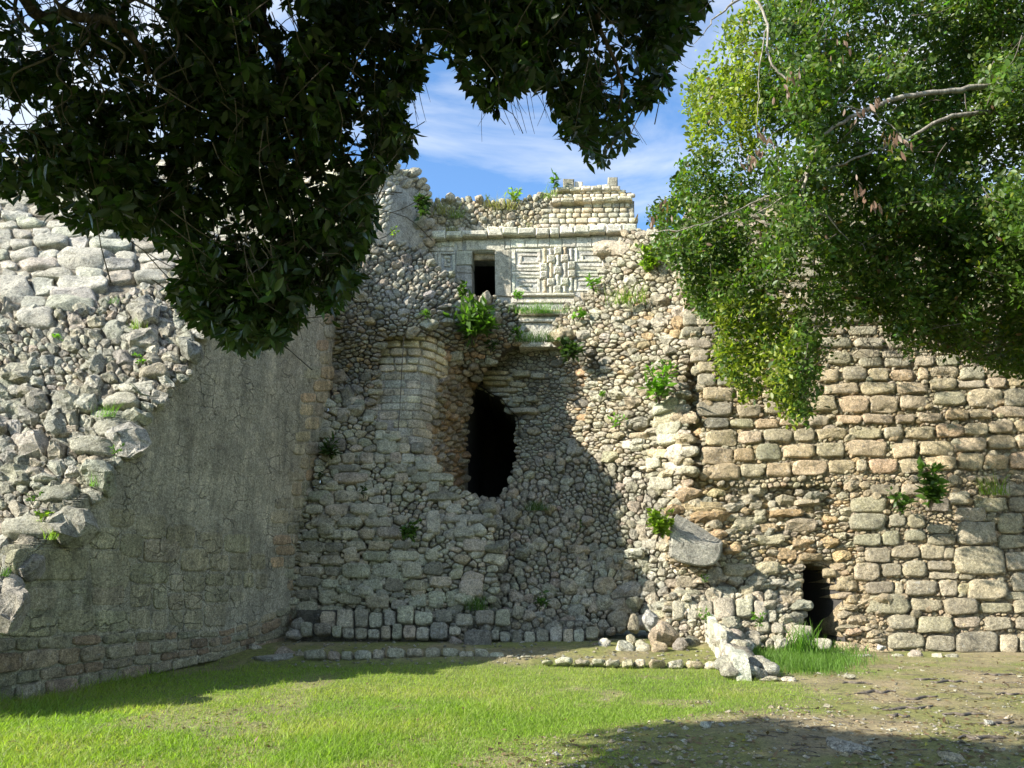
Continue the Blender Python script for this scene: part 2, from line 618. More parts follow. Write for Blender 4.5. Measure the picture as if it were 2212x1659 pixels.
def set_stones(parent, S, outlines, seed=3, mat=None, prof=PROF_ROUND, hrel=0.3, pal='grey', angular=0.0, name='stone', stuff='small_stones',
               limit=300, joined=False, **kw):
    rg = np.random.default_rng(seed)
    ms = stone_meshes(S, outlines, rg, prof, hrel, pal, angular, **kw)
    used = COUNT.get((parent.name, name), 0)
    room = 0 if joined else max(0, limit - used)
    ordr = sorted(range(len(ms)), key=lambda i: -ms[i][3])
    bag = Bag()
    for k, i in enumerate(ordr):
        V, fc, t, s = ms[i]
        if k < room:
            mesh_obj(name, V, fc, mat or M_STONE, parent, t, smooth=mat is not M_ROUGH)
        else:
            bag.add(V, fc, t)
    COUNT[(parent.name, name)] = used + min(len(ms), room)
    bag.build(stuff, mat or M_STONE, parent, 'stuff', smooth=mat is not M_ROUGH)


def backing(parent, S, poly, mat=None, step=10, sink=0.06, rough=0.03, tint=(0.3, 0.27, 0.22), depth=1.2, holes=(), name='core', fine=5.0, col_fn=None, push=(0, 1, 0)):
    """The body of a wall behind its facing stones: a rough sheet closed by sides going back."""
    poly = np.asarray(poly, float)
    x0, y0 = poly.min(0); x1, y1 = poly.max(0)
    us = np.arange(x0, x1 + step, step); vs = np.arange(y0, y1 + step, step)
    uu, vv = np.meshgrid(us, vs)
    cu, cv = uu[:-1, :-1] + step / 2, vv[:-1, :-1] + step / 2
    ok = inside(poly, cu, cv)
    for h in holes:
        ok &= ~inside(h, cu, cv)
    P = S.P(uu, vv); N = normals(S, uu.ravel(), vv.ravel()).reshape(P.shape)
    P = P + N * (-sink + rough * fbm(P, fine, 3))[..., None]
    ny, nx = uu.shape
    idx = np.arange(ny * nx).reshape(ny, nx)
    fs = [(int(idx[j, i]), int(idx[j + 1, i]), int(idx[j + 1, i + 1]), int(idx[j, i + 1])) for j, i in zip(*np.nonzero(ok))]
    if not fs:
        return None
    edges = {}
    for f in fs:
        for a, b in zip(f, f[1:] + f[:1]):
            edges[(a, b)] = edges.get((a, b), 0) + 1
    bnd = [e for e in edges if (e[1], e[0]) not in edges]
    V = P.reshape(-1, 3)
    used = sorted({i for f in fs for i in f}); remap = {k: i for i, k in enumerate(used)}
    V2 = V[used]
    f2 = [tuple(remap[i] for i in f) for f in fs]
    n = len(V2)
    bk = {}
    extra = []
    for a, b in bnd:
        for k in (a, b):
            if k not in bk:
                bk[k] = n + len(extra); extra.append(V[k] + np.array(push) * depth)
        f2.append((remap[b], remap[a], bk[a], bk[b]))
    allV = np.concatenate([V2, np.array(extra)]) if extra else V2
    if col_fn is not None:
        t = col_fn(allV)
    else:
        k = fbm(allV, 1.3, 2)[:, None]
        t = np.array(tint)[None] * (1 + 0.22 * k)
    return mesh_obj(name, allV, f2, mat or M_MORTAR, parent, t)


INSET = 0.6


def rects(lst, m, **kw):
    """Traced stones (x0, x1, y0, y1) of an enlarged crop -> outlines; m = (ox, oy, k)."""
    out = []
    for a in lst:
        i_ = INSET / m[2]; a = (a[0] + i_, a[1] - i_, a[2] + i_, a[3] - i_)
        out.append(round_rect(m[0] + a[0] * m[2], m[0] + a[1] * m[2], m[1] + a[2] * m[2], m[1] + a[3] * m[2], **kw))
    return out


def boxes_of(outlines, grow=0):
    return [(o[:, 0].min() - grow, o[:, 0].max() + grow, o[:, 1].min() - grow, o[:, 1].max() + grow) for o in outlines]


def courses(poly, row_h, w_rng, seed, slope=0.0, gap=2.0, curve=None, avoid=(), jit=0.05, sq=0.6):
    rg = np.random.default_rng(seed)
    poly = np.asarray(poly, float); x0, y0 = poly.min(0); x1, y1 = poly.max(0)
    out = []
    v = y0 - abs(slope) * (x1 - x0)
    while v < y1 + abs(slope) * (x1 - x0):
        h = row_h * rg.uniform(0.8, 1.2)
        u = x0 - rg.uniform(0, w_rng[0])
        while u < x1:
            w = rg.uniform(*w_rng)
            cu = u + w / 2
            dv = slope * (cu - x0) + (curve(cu) if curve else 0)
            cv = v + h / 2 + dv
            if inside(poly, np.array([cu]), np.array([cv]))[0] and not any(a[0] < cu < a[1] and a[2] < cv < a[3] for a in avoid):
                hh = h * rg.uniform(0.86, 1.0)
                o = round_rect(u + gap / 2, u + w - gap / 2, cv - hh / 2 + gap / 2, cv + hh / 2 - gap / 2, jit=jit, sq=sq, rg=rg)
                if curve:
                    o[:, 1] += np.array([curve(x) for x in o[:, 0]]) - curve(cu)
                elif slope:
                    o[:, 1] += slope * (o[:, 0] - cu)
                out.append(o)
            u += w
        v += h
    return out


# ------------------------------------------------------------------ tubes, leaves, blades
def tube(pts, radii, n=6):
    pts = np.asarray(pts, float); m = len(pts)
    radii = np.interp(np.linspace(0, 1, m), np.linspace(0, 1, len(radii)), radii)
    T = np.gradient(pts, axis=0); T /= np.linalg.norm(T, axis=1, keepdims=True) + 1e-9
    a = np.array([0.31, 0.17, 0.93]);
    X = np.cross(T, a); X /= np.linalg.norm(X, axis=1, keepdims=True) + 1e-9
    Yv = np.cross(T, X)
    th = np.linspace(0, 2 * np.pi, n, endpoint=False)
    V = (pts[:, None] + radii[:, None, None] * (np.cos(th)[None, :, None] * X[:, None] + np.sin(th)[None, :, None] * Yv[:, None])).reshape(-1, 3)
    fc = []
    for i in range(m - 1):
        for j in range(n):
            j2 = (j + 1) % n
            fc.append((i * n + j, i * n + j2, (i + 1) * n + j2, (i + 1) * n + j))
    fc.append(tuple(range(n - 1, -1, -1))); fc.append(tuple((m - 1) * n + j for j in range(n)))
    return V, fc


def smooth_path(pts, k=5, wob=0.0, rg=R):
    pts = np.asarray(pts, float); m = len(pts)
    t = np.linspace(0, m - 1, (m - 1) * k + 1)
    i = np.clip(t.astype(int), 0, m - 2); f = (t - i)[:, None]
    p0 = pts[np.clip(i - 1, 0, m - 1)]; p1 = pts[i]; p2 = pts[i + 1]; p3 = pts[np.clip(i + 2, 0, m - 1)]
    q = 0.5 * ((2 * p1) + (-p0 + p2) * f + (2 * p0 - 5 * p1 + 4 * p2 - p3) * f ** 2 + (-p0 + 3 * p1 - 3 * p2 + p3) * f ** 3)
    if wob:
        q = q + np.stack([fbm(q + s, 1.7 / max(wob * 8, .05), 2) for s in (3.3, 17.9, 41.2)], -1) * wob
    return q


LEAF_T = np.array([(0, 0, 0), (0.42, 0.3, 0.12), (-0.42, 0.3, 0.12), (0.46, 0.62, 0.10), (-0.46, 0.62, 0.10), (0, 1, -0.10), (0, 0.3, 0), (0, 0.65, 0.0)], float)
LEAF_F = [(0, 1, 6), (0, 6, 2), (6, 1, 3, 7), (6, 7, 4, 2), (7, 3, 5), (7, 5, 4)]
LEAF_S = np.array([(0, 0, 0), (0.5, 0.45, 0.12), (-0.5, 0.45, 0.12), (0, 1, -0.05)], float)
LEAF_SF = [(0, 1, 3), (0, 3, 2)]


def unit(a):
    return a / (np.linalg.norm(a, axis=-1, keepdims=True) + 1e-9)


def leaf_frames(d, up):
    d = unit(d); x = unit(np.cross(d, up)); z = np.cross(x, d)
    return x, d, z


def leaves_obj(name, pos, d, up, ln, wd, tint, mat, parent=None, simple=False, kind='stuff'):
    T, Fa = (LEAF_S, LEAF_SF) if simple else (LEAF_T, LEAF_F)
    x, y, z = leaf_frames(d, up)
    n, k = len(pos), len(T)
    V = pos[:, None] + T[None, :, 0, None] * (x * wd[:, None])[:, None] + T[None, :, 1, None] * (y * ln[:, None])[:, None] + T[None, :, 2, None] * (z * wd[:, None])[:, None]
    V = V.reshape(-1, 3)
    c = V.mean(0)
    base = np.arange(n) * k
    loops, starts, tot = [], [], []
    cur = 0
    lens = [len(f) for f in Fa]
    L1 = np.concatenate([np.array(f) for f in Fa])
    loops = (base[:, None] + L1[None]).ravel()
    tot = np.tile(np.array(lens), n)
    starts = np.concatenate([[0], np.cumsum(tot)[:-1]])
    me = bpy.data.meshes.new(name)
    me.vertices.add(len(V)); me.vertices.foreach_set('co', (V - c).astype(np.float32).ravel())
    me.loops.add(len(loops)); me.loops.foreach_set('vertex_index', loops.astype(np.int32))
    me.polygons.add(len(tot)); me.polygons.foreach_set('loop_start', starts.astype(np.int32)); me.polygons.foreach_set('loop_total', tot.astype(np.int32))
    me.update(calc_edges=True)
    t = np.repeat(np.concatenate([tint, np.ones((n, 1))], 1), k, 0)
    a = me.attributes.new('tint', 'FLOAT_COLOR', 'POINT'); a.data.foreach_set('color', t.astype(np.float32).ravel())
    me.polygons.foreach_set('use_smooth', np.ones(len(tot), bool))
    me.materials.append(mat)
    o = bpy.data.objects.new(name, me); COL.objects.link(o)
    if parent is not None:
        o.parent = parent; c = c - np.array(parent.location)
    o.location = tuple(c)
    if kind:
        o['kind'] = kind
    return o


def single_leaves(parent, pos, d, up, ln, wd, tint, mat):
    """Leaves that can be picked apart: objects sharing a few meshes."""
    meshes = []
    for q in range(5):
        me = bpy.data.meshes.new('leaf')
        T = LEAF_T.copy(); T[:, 2] += (q - 2) * 0.05 * T[:, 1] ** 2; T[5, 0] += (q - 2) * .06
        me.from_pydata(T.tolist(), [], LEAF_F)
        tt = tint[q * len(tint) // 5]
        a = me.attributes.new('tint', 'FLOAT_COLOR', 'POINT')
        a.data.foreach_set('color', np.tile(np.append(tt, 1), (len(T), 1)).astype(np.float32).ravel())
        me.polygons.foreach_set('use_smooth', [True] * len(me.polygons))
        me.materials.append(mat); meshes.append(me)
    x, y, z = leaf_frames(d, up)
    pl = np.array(parent.location)
    for i in range(len(pos)):
        o = bpy.data.objects.new('leaf', meshes[i % 5]); COL.objects.link(o)
        M = np.eye(4); M[:3, 0] = x[i] * wd[i]; M[:3, 1] = y[i] * ln[i]; M[:3, 2] = z[i] * wd[i]; M[:3, 3] = pos[i] - pl
        o.parent = parent
        o.matrix_basis = Matrix(M.tolist())


def blades(name, pos, h, w, lean, tint, mat, parent=None, kind='stuff', up=None):
    """Grass: one bent two-triangle blade per position."""
    n = len(pos)
    ang = R.uniform(0, 2 * np.pi, n)
    wv = np.stack([np.cos(ang), np.sin(ang), np.zeros(n)], -1) * w[:, None]
    la = R.uniform(0, 2 * np.pi, n)
    lv = np.stack([np.cos(la), np.sin(la), np.zeros(n)], -1) * (lean * h)[:, None]
    upv = np.zeros((n, 3)); upv[:, 2] = h
    V = np.stack([pos - wv, pos + wv, pos + lv * 0.35 + upv * 0.6 - wv * .7, pos + lv * 0.35 + upv * 0.6 + wv * .7, pos + lv + upv], 1).reshape(-1, 3)
    b = np.arange(n)[:, None] * 5
    loops = (b + np.array([0, 1, 3, 2, 2, 3, 4])[None]).ravel()
    tot = np.tile([4, 3], n); st = np.concatenate([[0], np.cumsum(tot)[:-1]])
    me = bpy.data.meshes.new(name)
    c = V.mean(0)
    me.vertices.add(len(V)); me.vertices.foreach_set('co', (V - c).astype(np.float32).ravel())
    me.loops.add(len(loops)); me.loops.foreach_set('vertex_index', loops.astype(np.int32))
    me.polygons.add(len(tot)); me.polygons.foreach_set('loop_start', st.astype(np.int32)); me.polygons.foreach_set('loop_total', tot.astype(np.int32))
    me.update(calc_edges=True)
    t = np.repeat(np.concatenate([tint, np.ones((n, 1))], 1), 5, 0)
    a = me.attributes.new('tint', 'FLOAT_COLOR', 'POINT'); a.data.foreach_set('color', t.astype(np.float32).ravel())
    me.materials.append(mat)
    o = bpy.data.objects.new(name, me); COL.objects.link(o)
    if parent is not None:
        o.parent = parent; c = c - np.array(parent.location)
    o.location = tuple(c)
    if kind:
        o['kind'] = kind
    return o


def box_faces():
    return [(0, 1, 2, 3), (7, 6, 5, 4), (0, 4, 5, 1), (1, 5, 6, 2), (2, 6, 7, 3), (3, 7, 4, 0)]


def slab(S, u0, v0, u1, v1, out, back=0.15, bev=0.25, jit=0.0, rg=R, quad=None):
    """A squared stone on a wall face: photo rectangle, standing out by `out` metres, with chamfered front edges."""
    q = np.array(quad if quad is not None else [(u0, v0), (u1, v0), (u1, v1), (u0, v1)], float)
    if jit:
        q = q + rg.normal(0, jit, q.shape)
    c = q.mean(0)
    P = S.P(q[:, 0], q[:, 1]); n = normals(S, c[None, 0], c[None, 1])[0]
    px = np.linalg.norm(P[1] - P[0]); pz = np.linalg.norm(P[3] - P[0])
    e = min(bev * min(px, pz, abs(out) + 0.04), 0.05)
    def shrink(k):
        kx = 1 - 2 * k / px; kz = 1 - 2 * k / pz
        cc = P.mean(0); a = unit(P[1] - P[0]); b = unit(P[3] - P[0])
        return np.stack([cc + a * ((p - cc) @ a) * kx + b * ((p - cc) @ b) * kz for p in P])
    V = np.concatenate([P - n * back, P + n * (out - e), shrink(e) + n * out])
    fc = [(3, 2, 1, 0), (8, 9, 10, 11)]
    for r in (0, 4):
        for i in range(4):
            j = (i + 1) % 4
            fc.append((r + i, r + j, r + 4 + j, r + 4 + i))
    if np.dot(np.cross(V[9] - V[8], V[11] - V[8]), n) < 0:
        fc = [tuple(reversed(f)) for f in fc]
    return V, fc
# ================================================================== GROUND
def seg_interp(u, pts):
    pts = np.asarray(pts, float)
    return np.interp(u, pts[:, 0], pts[:, 1])


def terrace(x, y):
    edge = 14.35 - 0.10 * (x + 4) + 0.25 * np.sin(x * 1.3) * 0.3
    return 1 / (1 + np.exp(-(y - edge - 0.25) / 0.12))


def gz(x, y):
    p = np.stack([x, y, np.zeros_like(x)], -1)
    near = np.exp(-((x / 25) ** 2 + ((y - 12) / 25) ** 2))
    w = (x < 5.2) / (1 + np.exp((x - 4.9) * 6))
    return 0.035 * fbm(p, 0.45, 3) * near + (0.10 * terrace(x, y) + 0.13 * np.clip((y - 14.9) / 1.3, 0, 1)) * w * near


DIRT_EDGE = [(1180, 1700), (1230, 1655), (1330, 1600), (1480, 1560), (1640, 1535), (1700, 1500), (1760, 1470), (1850, 1452), (2300, 1440)]


def lawn_mask(x, y):
    """1 where turf grows, 0 on the bare stony earth at the right and along the walls."""
    p = np.stack([x, y, np.zeros_like(x)], -1)
    # edge of the turf, walked on the ground
    e = np.array([ground(u, v)[:2] for u, v in DIRT_EDGE])
    xe = np.interp(y, e[:, 1], e[:, 0])
    m = 1 / (1 + np.exp((x - xe + 0.7 * fbm(p, 0.9, 3)) / 0.28))
    m = np.where(y < e[0, 1], 1 / (1 + np.exp((x - e[0, 0] + 0.7 * fbm(p, 0.9, 3)) / 0.28)), m)
    m = m * (1 - 0.85 * terrace(x, y))
    patch = np.clip((fbm(p + 5, 0.9, 4) - 0.30) * 2.5, 0, 1)
    return np.clip(m * (1 - 0.55 * patch), 0, 1)


def build_ground():
    def axis(lo, hi, st, far):
        a = np.arange(lo, hi + st, st)
        o = [1, 3, 8, 20, 60, 200, 600, far]
        return np.concatenate([[lo - k for k in reversed(o)], a, [hi + k for k in o]])
    xs = axis(-12, 14, 0.11, 1500); ys = axis(4, 19, 0.11, 1500)
    xx, yy = np.meshgrid(xs, ys)
    zz = gz(xx, yy)
    V = np.stack([xx, yy, zz], -1).reshape(-1, 3)
    ny, nx = xx.shape
    m = lawn_mask(V[:, 0], V[:, 1])
    n1 = fbm(V, 1.1, 3); n2 = fbm(V + 9, 3.0, 3)
    earth = np.array([0.27, 0.225, 0.13])[None] * (1 + 0.3 * n2[:, None])
    moss = np.array([0.185, 0.20, 0.05])
    mm = np.clip(n1 * 1.6 + 0.42, 0, 0.9)[:, None]
    earth = earth * (1 - mm) + moss * mm
    turf = np.array([0.15, 0.20, 0.04])[None] * (1 + 0.25 * n2[:, None])
    t = earth * (1 - m[:, None]) + turf * m[:, None]
    idx = np.arange(nx * ny).reshape(ny, nx)
    fs = np.stack([idx[:-1, :-1], idx[:-1, 1:], idx[1:, 1:], idx[1:, :-1]], -1).reshape(-1, 4).tolist()
    mt, n, l, p = new_mat('earth_and_turf')
    a = n.new('ShaderNodeAttribute'); a.attribute_name = 'tint'
    g = n.new('ShaderNodeNewGeometry')
    f1 = noise_node(n, l, g.outputs['Position'], 9, 6, 0.7); f2 = noise_node(n, l, g.outputs['Position'], 45, 4, 0.7)
    c = mix(n, l, 'MULTIPLY', 1, a.outputs['Color'], ramp(n, l, f1, 0.3, 0.7, (0.55, 0.55, 0.55, 1), (1.35, 1.3, 1.2, 1)))
    c = mix(n, l, 'MULTIPLY', 1, c, ramp(n, l, f2, 0.3, 0.68, (0.5, 0.5, 0.5, 1), (1.45, 1.4, 1.35, 1)))
    l.new(c, p.inputs['Base Color']); p.inputs['Roughness'].default_value = 0.95
    l.new(bump(n, l, f2, 0.8, 0.03, bump(n, l, f1, 0.7, 0.05)), p.inputs['Normal'])
    o = mesh_obj('ground', V, fs, mt, None, t, True, 'structure', centre=False)


build_ground()

# ================================================================== LEFT PLATFORM: plastered side wall, broken rubble front, coursed top
PN = ground(0, 1520); PF = at(640, 1388, 17.5); PT = at(735, 560, 19.2)
S_PL = Flat(PN, np.cross(PF - PN, PT - PF))
if S_PL.n[0] < 0:
    S_PL.n = -S_PL.n


def ply(u, v):
    return float(S_PL.P(np.array([float(u)]), np.array([float(v)]))[0, 1])


EDGE = [(0, 1256), (34, 1252), (76, 1181), (147, 1147), (175, 1087), (217, 1046), (220, 1013), (265, 986), (297, 946), (304, 895), (340, 865),
        (366, 828), (408, 808), (412, 735), (420, 722), (447, 700), (520, 610), (600, 520), (690, 420), (742, 360)]
TOPE = [(600, 520), (660, 532), (742, 548)]
S_FR = Surf([(u, v, ply(u, v) + 0.05) for u, v in EDGE[1::2]] +
            [(u - 420, v + 4, ply(u, v) + 0.1) for u, v in EDGE[1::2]] + [(-300, 1250, 9.7), (-300, 360, ply(742, 360) - 0.4), (0, 360, ply(742, 360) - 0.3)], 0.10)

plastered = thing('plastered_wall', 'tall smooth plastered side wall in shade, rising from the lawn beside the rubble slope', 'wall', ground(200, 1478))
P_POLY = EDGE[:-3] + TOPE + [(738, 560), (729, 700), (716, 800), (706, 950), (691, 1010), (668, 1070), (652, 1190), (641, 1300), (640, 1392),
                 (520, 1412), (330, 1455), (160, 1490), (0, 1530), (-260, 1585), (-260, 1290), (-80, 1262)]


def plaster_tint(V):
    k = fbm(V, 0.5, 3)[:, None]; k2 = fbm(V + 4, 1.6, 3)[:, None]
    g = np.array([0.50, 0.475, 0.385])[None] * (1 + 0.20 * k + 0.14 * k2)
    warm = np.array([0.56, 0.46, 0.35])
    u, v, w = proj(V)
    far = np.clip((u - 560) / 120, 0, 1)[:, None] * np.clip(0.6 + k, 0, 1)
    low = np.clip((1.9 - V[:, 2:3]) / 1.5, 0, 1) * np.clip(0.5 + k2, 0, 1)
    g = g * (1 - 0.5 * far) + warm * 0.5 * far
    moss = np.array([0.32, 0.325, 0.19])
    nearmoss = np.clip((300 - u) / 300, 0, 1)[:, None] * np.clip((V[:, 2:3] * -1 + 3.4) / 2, 0, 1)
    g = g * (1 - 0.45 * nearmoss) + moss * 0.45 * nearmoss
    return g


PLASTER_LOW = [(-260, 1340), (0, 1352), (130, 1350), (310, 1342), (490, 1330), (560, 1215), (612, 1200), (640, 1190)]
_low_poly = PLASTER_LOW + [(640, 1392), (520, 1412), (330, 1455), (160, 1490), (0, 1530), (-260, 1585)]
strip_poly = [(738, 560), (729, 700), (716, 800), (706, 950), (691, 1010), (668, 1070), (652, 1190), (641, 1300), (600, 1215), (606, 1100), (650, 950), (672, 800), (694, 690), (706, 600)]
hi_poly = EDGE[:-3] + TOPE + [(738, 560), (729, 700), (716, 800), (706, 950), (691, 1010), (668, 1070), (652, 1190)] + [p for p in reversed(PLASTER_LOW)] + [(-260, 1290), (-80, 1262)]
backing(plastered, S_PL, P_POLY, M_CRAZED, 5, 0.03, 0.02, depth=0.5, name='plaster_face', fine=2.2, col_fn=plaster_tint, push=(-1, 0.2, 0))
# big squared stones showing under the plaster
T7 = (0, 1084.3, 0.4203)
pl_blocks = rects([(82, 468, 232, 405), (472, 672, 245, 455), (146, 300, 436, 560), (305, 478, 440, 535), (485, 648, 416, 532), (0, 298, 582, 690), (302, 493, 546, 668), (497, 668, 552, 665),
                   (672, 778, 545, 655), (782, 868, 560, 660), (872, 948, 560, 655), (952, 1050, 556, 655), (672, 880, 312, 420), (884, 945, 365, 460), (948, 1058, 362, 460), (672, 790, 425, 540),
                   (795, 865, 425, 550), (872, 950, 468, 556), (955, 1048, 465, 552), (1062, 1160, 366, 430), (1165, 1250, 365, 430), (1255, 1310, 362, 440), (1315, 1382, 365, 450), (1060, 1185, 440, 515),
                   (1190, 1260, 460, 512), (1055, 1170, 520, 640), (470, 620, 130, 240), (625, 740, 160, 285), (745, 930, 190, 310), (935, 1080, 240, 355), (1085, 1180, 270, 355), (1185, 1290, 270, 352),
                   (1295, 1370, 262, 350), (560, 700, 30, 130), (705, 860, 60, 190), (865, 1010, 110, 240), (1015, 1150, 150, 265), (1155, 1290, 160, 262)], T7, sq=0.8, jit=0.03)

def rows_between(top, bot, n, wfun, seed, gap=2.0, jit=0.05, sq=0.75, lo=-200, hi=640):
    """Courses that follow the wall as it recedes: between two lines, narrowing with distance."""
    rg = np.random.default_rng(seed); out = []
    fr = np.concatenate([[0], np.cumsum(rg.uniform(.7, 1.3, n))]); fr /= fr[-1]
    tu, tv = np.array(top, float).T; bu_, bv = np.array(bot, float).T
    f = lambda u, t: np.interp(u, tu, tv) * (1 - t) + np.interp(u, bu_, bv) * t
    for r in range(n):
        u = lo - rg.uniform(0, 30)
        while u < hi:
            w = wfun(u) * rg.uniform(.6, 1.45)
            o = round_rect(u + gap / 2, u + w - gap / 2, 0 + .0, 1.0, jit=jit, sq=sq, rg=rg)
            a = rg.uniform(0, .12) if rg.random() < .4 else 0
            t = fr[r] + (fr[r + 1] - fr[r]) * np.clip(a + o[:, 1] * (1 - a), 0, 1)
            v = np.array([f(x, y) for x, y in zip(o[:, 0], t)])
            c = v.mean(); hgt = v.max() - v.min()
            v = c + (v - c) * (1 - gap / max(hgt, gap * 2))
            if hgt > 5:
                out.append(np.stack([o[:, 0], v], -1))
            u += w
    return out


PLT = [(0.40, 0.385, 0.305), (0.42, 0.40, 0.325), (0.38, 0.36, 0.29)]
set_stones(plastered, S_PL, pl_blocks, 5, M_CRAZED, PROF_BLOCK, 0.03, PLT, hmax=0.03, hmin=0.022, proud=-0.03, rough=0.02)
low_st = rows_between([(-260, 1375), (0, 1378), (310, 1365), (490, 1362), (640, 1300)], [(-260, 1592), (0, 1528), (160, 1494), (330, 1458), (520, 1416), (640, 1394)], 4, lambda u: max(22, 62 - 0.055 * u), 8)
set_stones(plastered, S_PL, low_st, 6, M_STONE, PROF_BLOCK, 0.2, [(0.31, 0.295, 0.235), (0.34, 0.32, 0.26), (0.28, 0.265, 0.21), (0.35, 0.305, 0.24), (0.30, 0.235, 0.18)], hmax=0.10, rough=0.06, proud=-0.04)
strip_st = courses(strip_poly, 27, (18, 44), 9, -0.02, 1.5, jit=0.06, sq=0.7)
set_stones(plastered, S_PL, strip_st, 7, M_PLASTER, PROF_BLOCK, 0.05, [(0.46, 0.39, 0.30), (0.42, 0.375, 0.305), (0.44, 0.40, 0.33), (0.38, 0.36, 0.30), (0.46, 0.35, 0.26)], hmax=0.045, hmin=0.03, rough=0.035, proud=-0.035)

rubble = thing('rubble_slope', 'sunlit slope of broken pale stones left of the plastered wall, below big coursed blocks', 'rubble slope', at(150, 1150, 10.8))
coursed = thing('coursed_wall', 'upper wall of large pale blocks in sunlit courses above the rubble slope, behind hanging leaves', 'wall', at(150, 640, 13.3))
T6 = (0, 415.2, 0.4362)
cw = [(15, 165, 105, 150), (0, 92, 150, 184), (94, 228, 138, 182), (230, 340, 138, 182), (0, 60, 190, 283), (62, 158, 192, 230), (160, 255, 186, 230), (258, 405, 182, 225), (415, 580, 184, 238),
      (58, 165, 233, 284), (168, 340, 228, 286), (344, 442, 228, 290), (446, 658, 242, 303), (660, 790, 250, 300), (-60, 50, 290, 345), (54, 188, 290, 346), (190, 290, 290, 334), (294, 545, 298, 384), (562, 680, 303, 350),
      (684, 800, 303, 350), (6, 88, 348, 388), (92, 295, 334, 390), (502, 680, 342, 389), (684, 870, 352, 390), (12, 76, 390, 430), (80, 148, 395, 430), (150, 374, 388, 440), (380, 518, 388, 438),
      (522, 665, 392, 458), (668, 834, 392, 458), (-20, 160, 434, 545), (163, 266, 436, 512), (286, 540, 424, 500), (242, 470, 475, 545), (104, 240, 520, 582), (236, 470, 530, 608), (98, 282, 584, 678)]
cw_out = rects(cw, T6, sq=0.62, jit=0.05)
cw_top = courses([(-260, 330), (520, 348), (560, 470), (400, 520), (330, 470), (200, 478), (0, 462), (-60, 465), (-60, 690), (-260, 690)], 21, (40, 85), 12, 0.01, 2.0, avoid=boxes_of(cw_out, 2)) + \
    courses([(330, 470), (400, 520), (560, 470), (600, 530), (480, 640), (420, 640), (370, 600)], 23, (45, 85), 13, 0.0, 2.0, avoid=boxes_of(cw_out, 2))
set_stones(coursed, S_FR, cw_out + cw_top, 14, M_STONE, PROF_BLOCK, 0.17, [(0.41, 0.405, 0.385), (0.38, 0.375, 0.36), (0.44, 0.43, 0.405), (0.39, 0.375, 0.35)], hmax=0.22, rough=0.085, angular=0.25)
cpoly = [(-260, 330), (520, 348), (600, 520), (520, 600), (420, 640), (300, 640), (120, 700), (-260, 720)]
backing(coursed, S_FR, cpoly, M_MORTAR, 9, 0.02, 0.05, (0.3, 0.27, 0.22), 1.2, push=(-.7, .8, 0))
r_poly = [(p[0] - 3, p[1]) for p in EDGE if p[1] > 590] [:]
r_poly = [(0, 1330), (52, 1296), (40, 1256)] + EDGE[1:17] + [(480, 640), (370, 600), (300, 620), (120, 690), (0, 665), (-260, 690), (-260, 1340)]
T4 = (0, 542.2, 0.3362)
ends = rects([(1125, 1250, 528, 622), (1220, 1340, 480, 560), (885, 1090, 750, 835), (760, 1000, 842, 920), (665, 900, 930, 1035), (585, 880, 1038, 1110), (590, 885, 1108, 1210), (470, 790, 1215, 1320),
              (520, 655, 1335, 1480), (255, 520, 1510, 1620)], T4, sq=0.55, jit=0.07) + \
    rects([(0, 180, 112, 190), (30, 345, 105, 208), (0, 110, 235, 400), (10, 128, 405, 545)], T7, sq=0.55, jit=0.07)
big = rects([(330, 550, 935, 1085), (75, 320, 1160, 1325), (25, 225, 1395, 1520), (715, 885, 630, 750), (840, 1020, 525, 635), (480, 660, 855, 970), (35, 210, 730, 855), (980, 1150, 412, 510), (55, 200, 860, 935),
             (0, 115, 1190, 1310), (0, 175, 935, 1060), (185, 330, 925, 1050), (330, 470, 1200, 1300), (185, 410, 1450, 1500), (300, 455, 1310, 1390), (310, 500, 1140, 1200), (520, 665, 485, 585), (665, 815, 455, 590),
             (360, 435, 430, 490), (445, 545, 420, 500), (560, 690, 430, 490)], T4, sq=0.45, jit=0.09)
fixed = ends + big
rc = rubble_cells(r_poly, 26, 1.3, 0.48, 1.8, 21, avoid=boxes_of(fixed, 1), size_fn=lambda u, v: np.clip(0.7 + (v - 600) / 800, .75, 1.5))
set_stones(rubble, S_FR, ends, 22, M_STONE, PROF_BLOCK, 0.3, 'grey', angular=0.3, hmax=0.25, rough=0.09)
set_stones(rubble, S_FR, big + rc, 23, M_ROUGH, PROF_ROUND, 0.36, [(0.43, 0.425, 0.40), (0.38, 0.375, 0.35), (0.47, 0.46, 0.43), (0.34, 0.33, 0.31), (0.43, 0.39, 0.35), (0.40, 0.38, 0.34)], angular=0.9, hmax=0.42, rough=0.11)
backing(rubble, S_FR, r_poly, M_MORTAR, 9, 0.05, 0.07, (0.25, 0.225, 0.18), 1.2, push=(-.7, .8, 0))

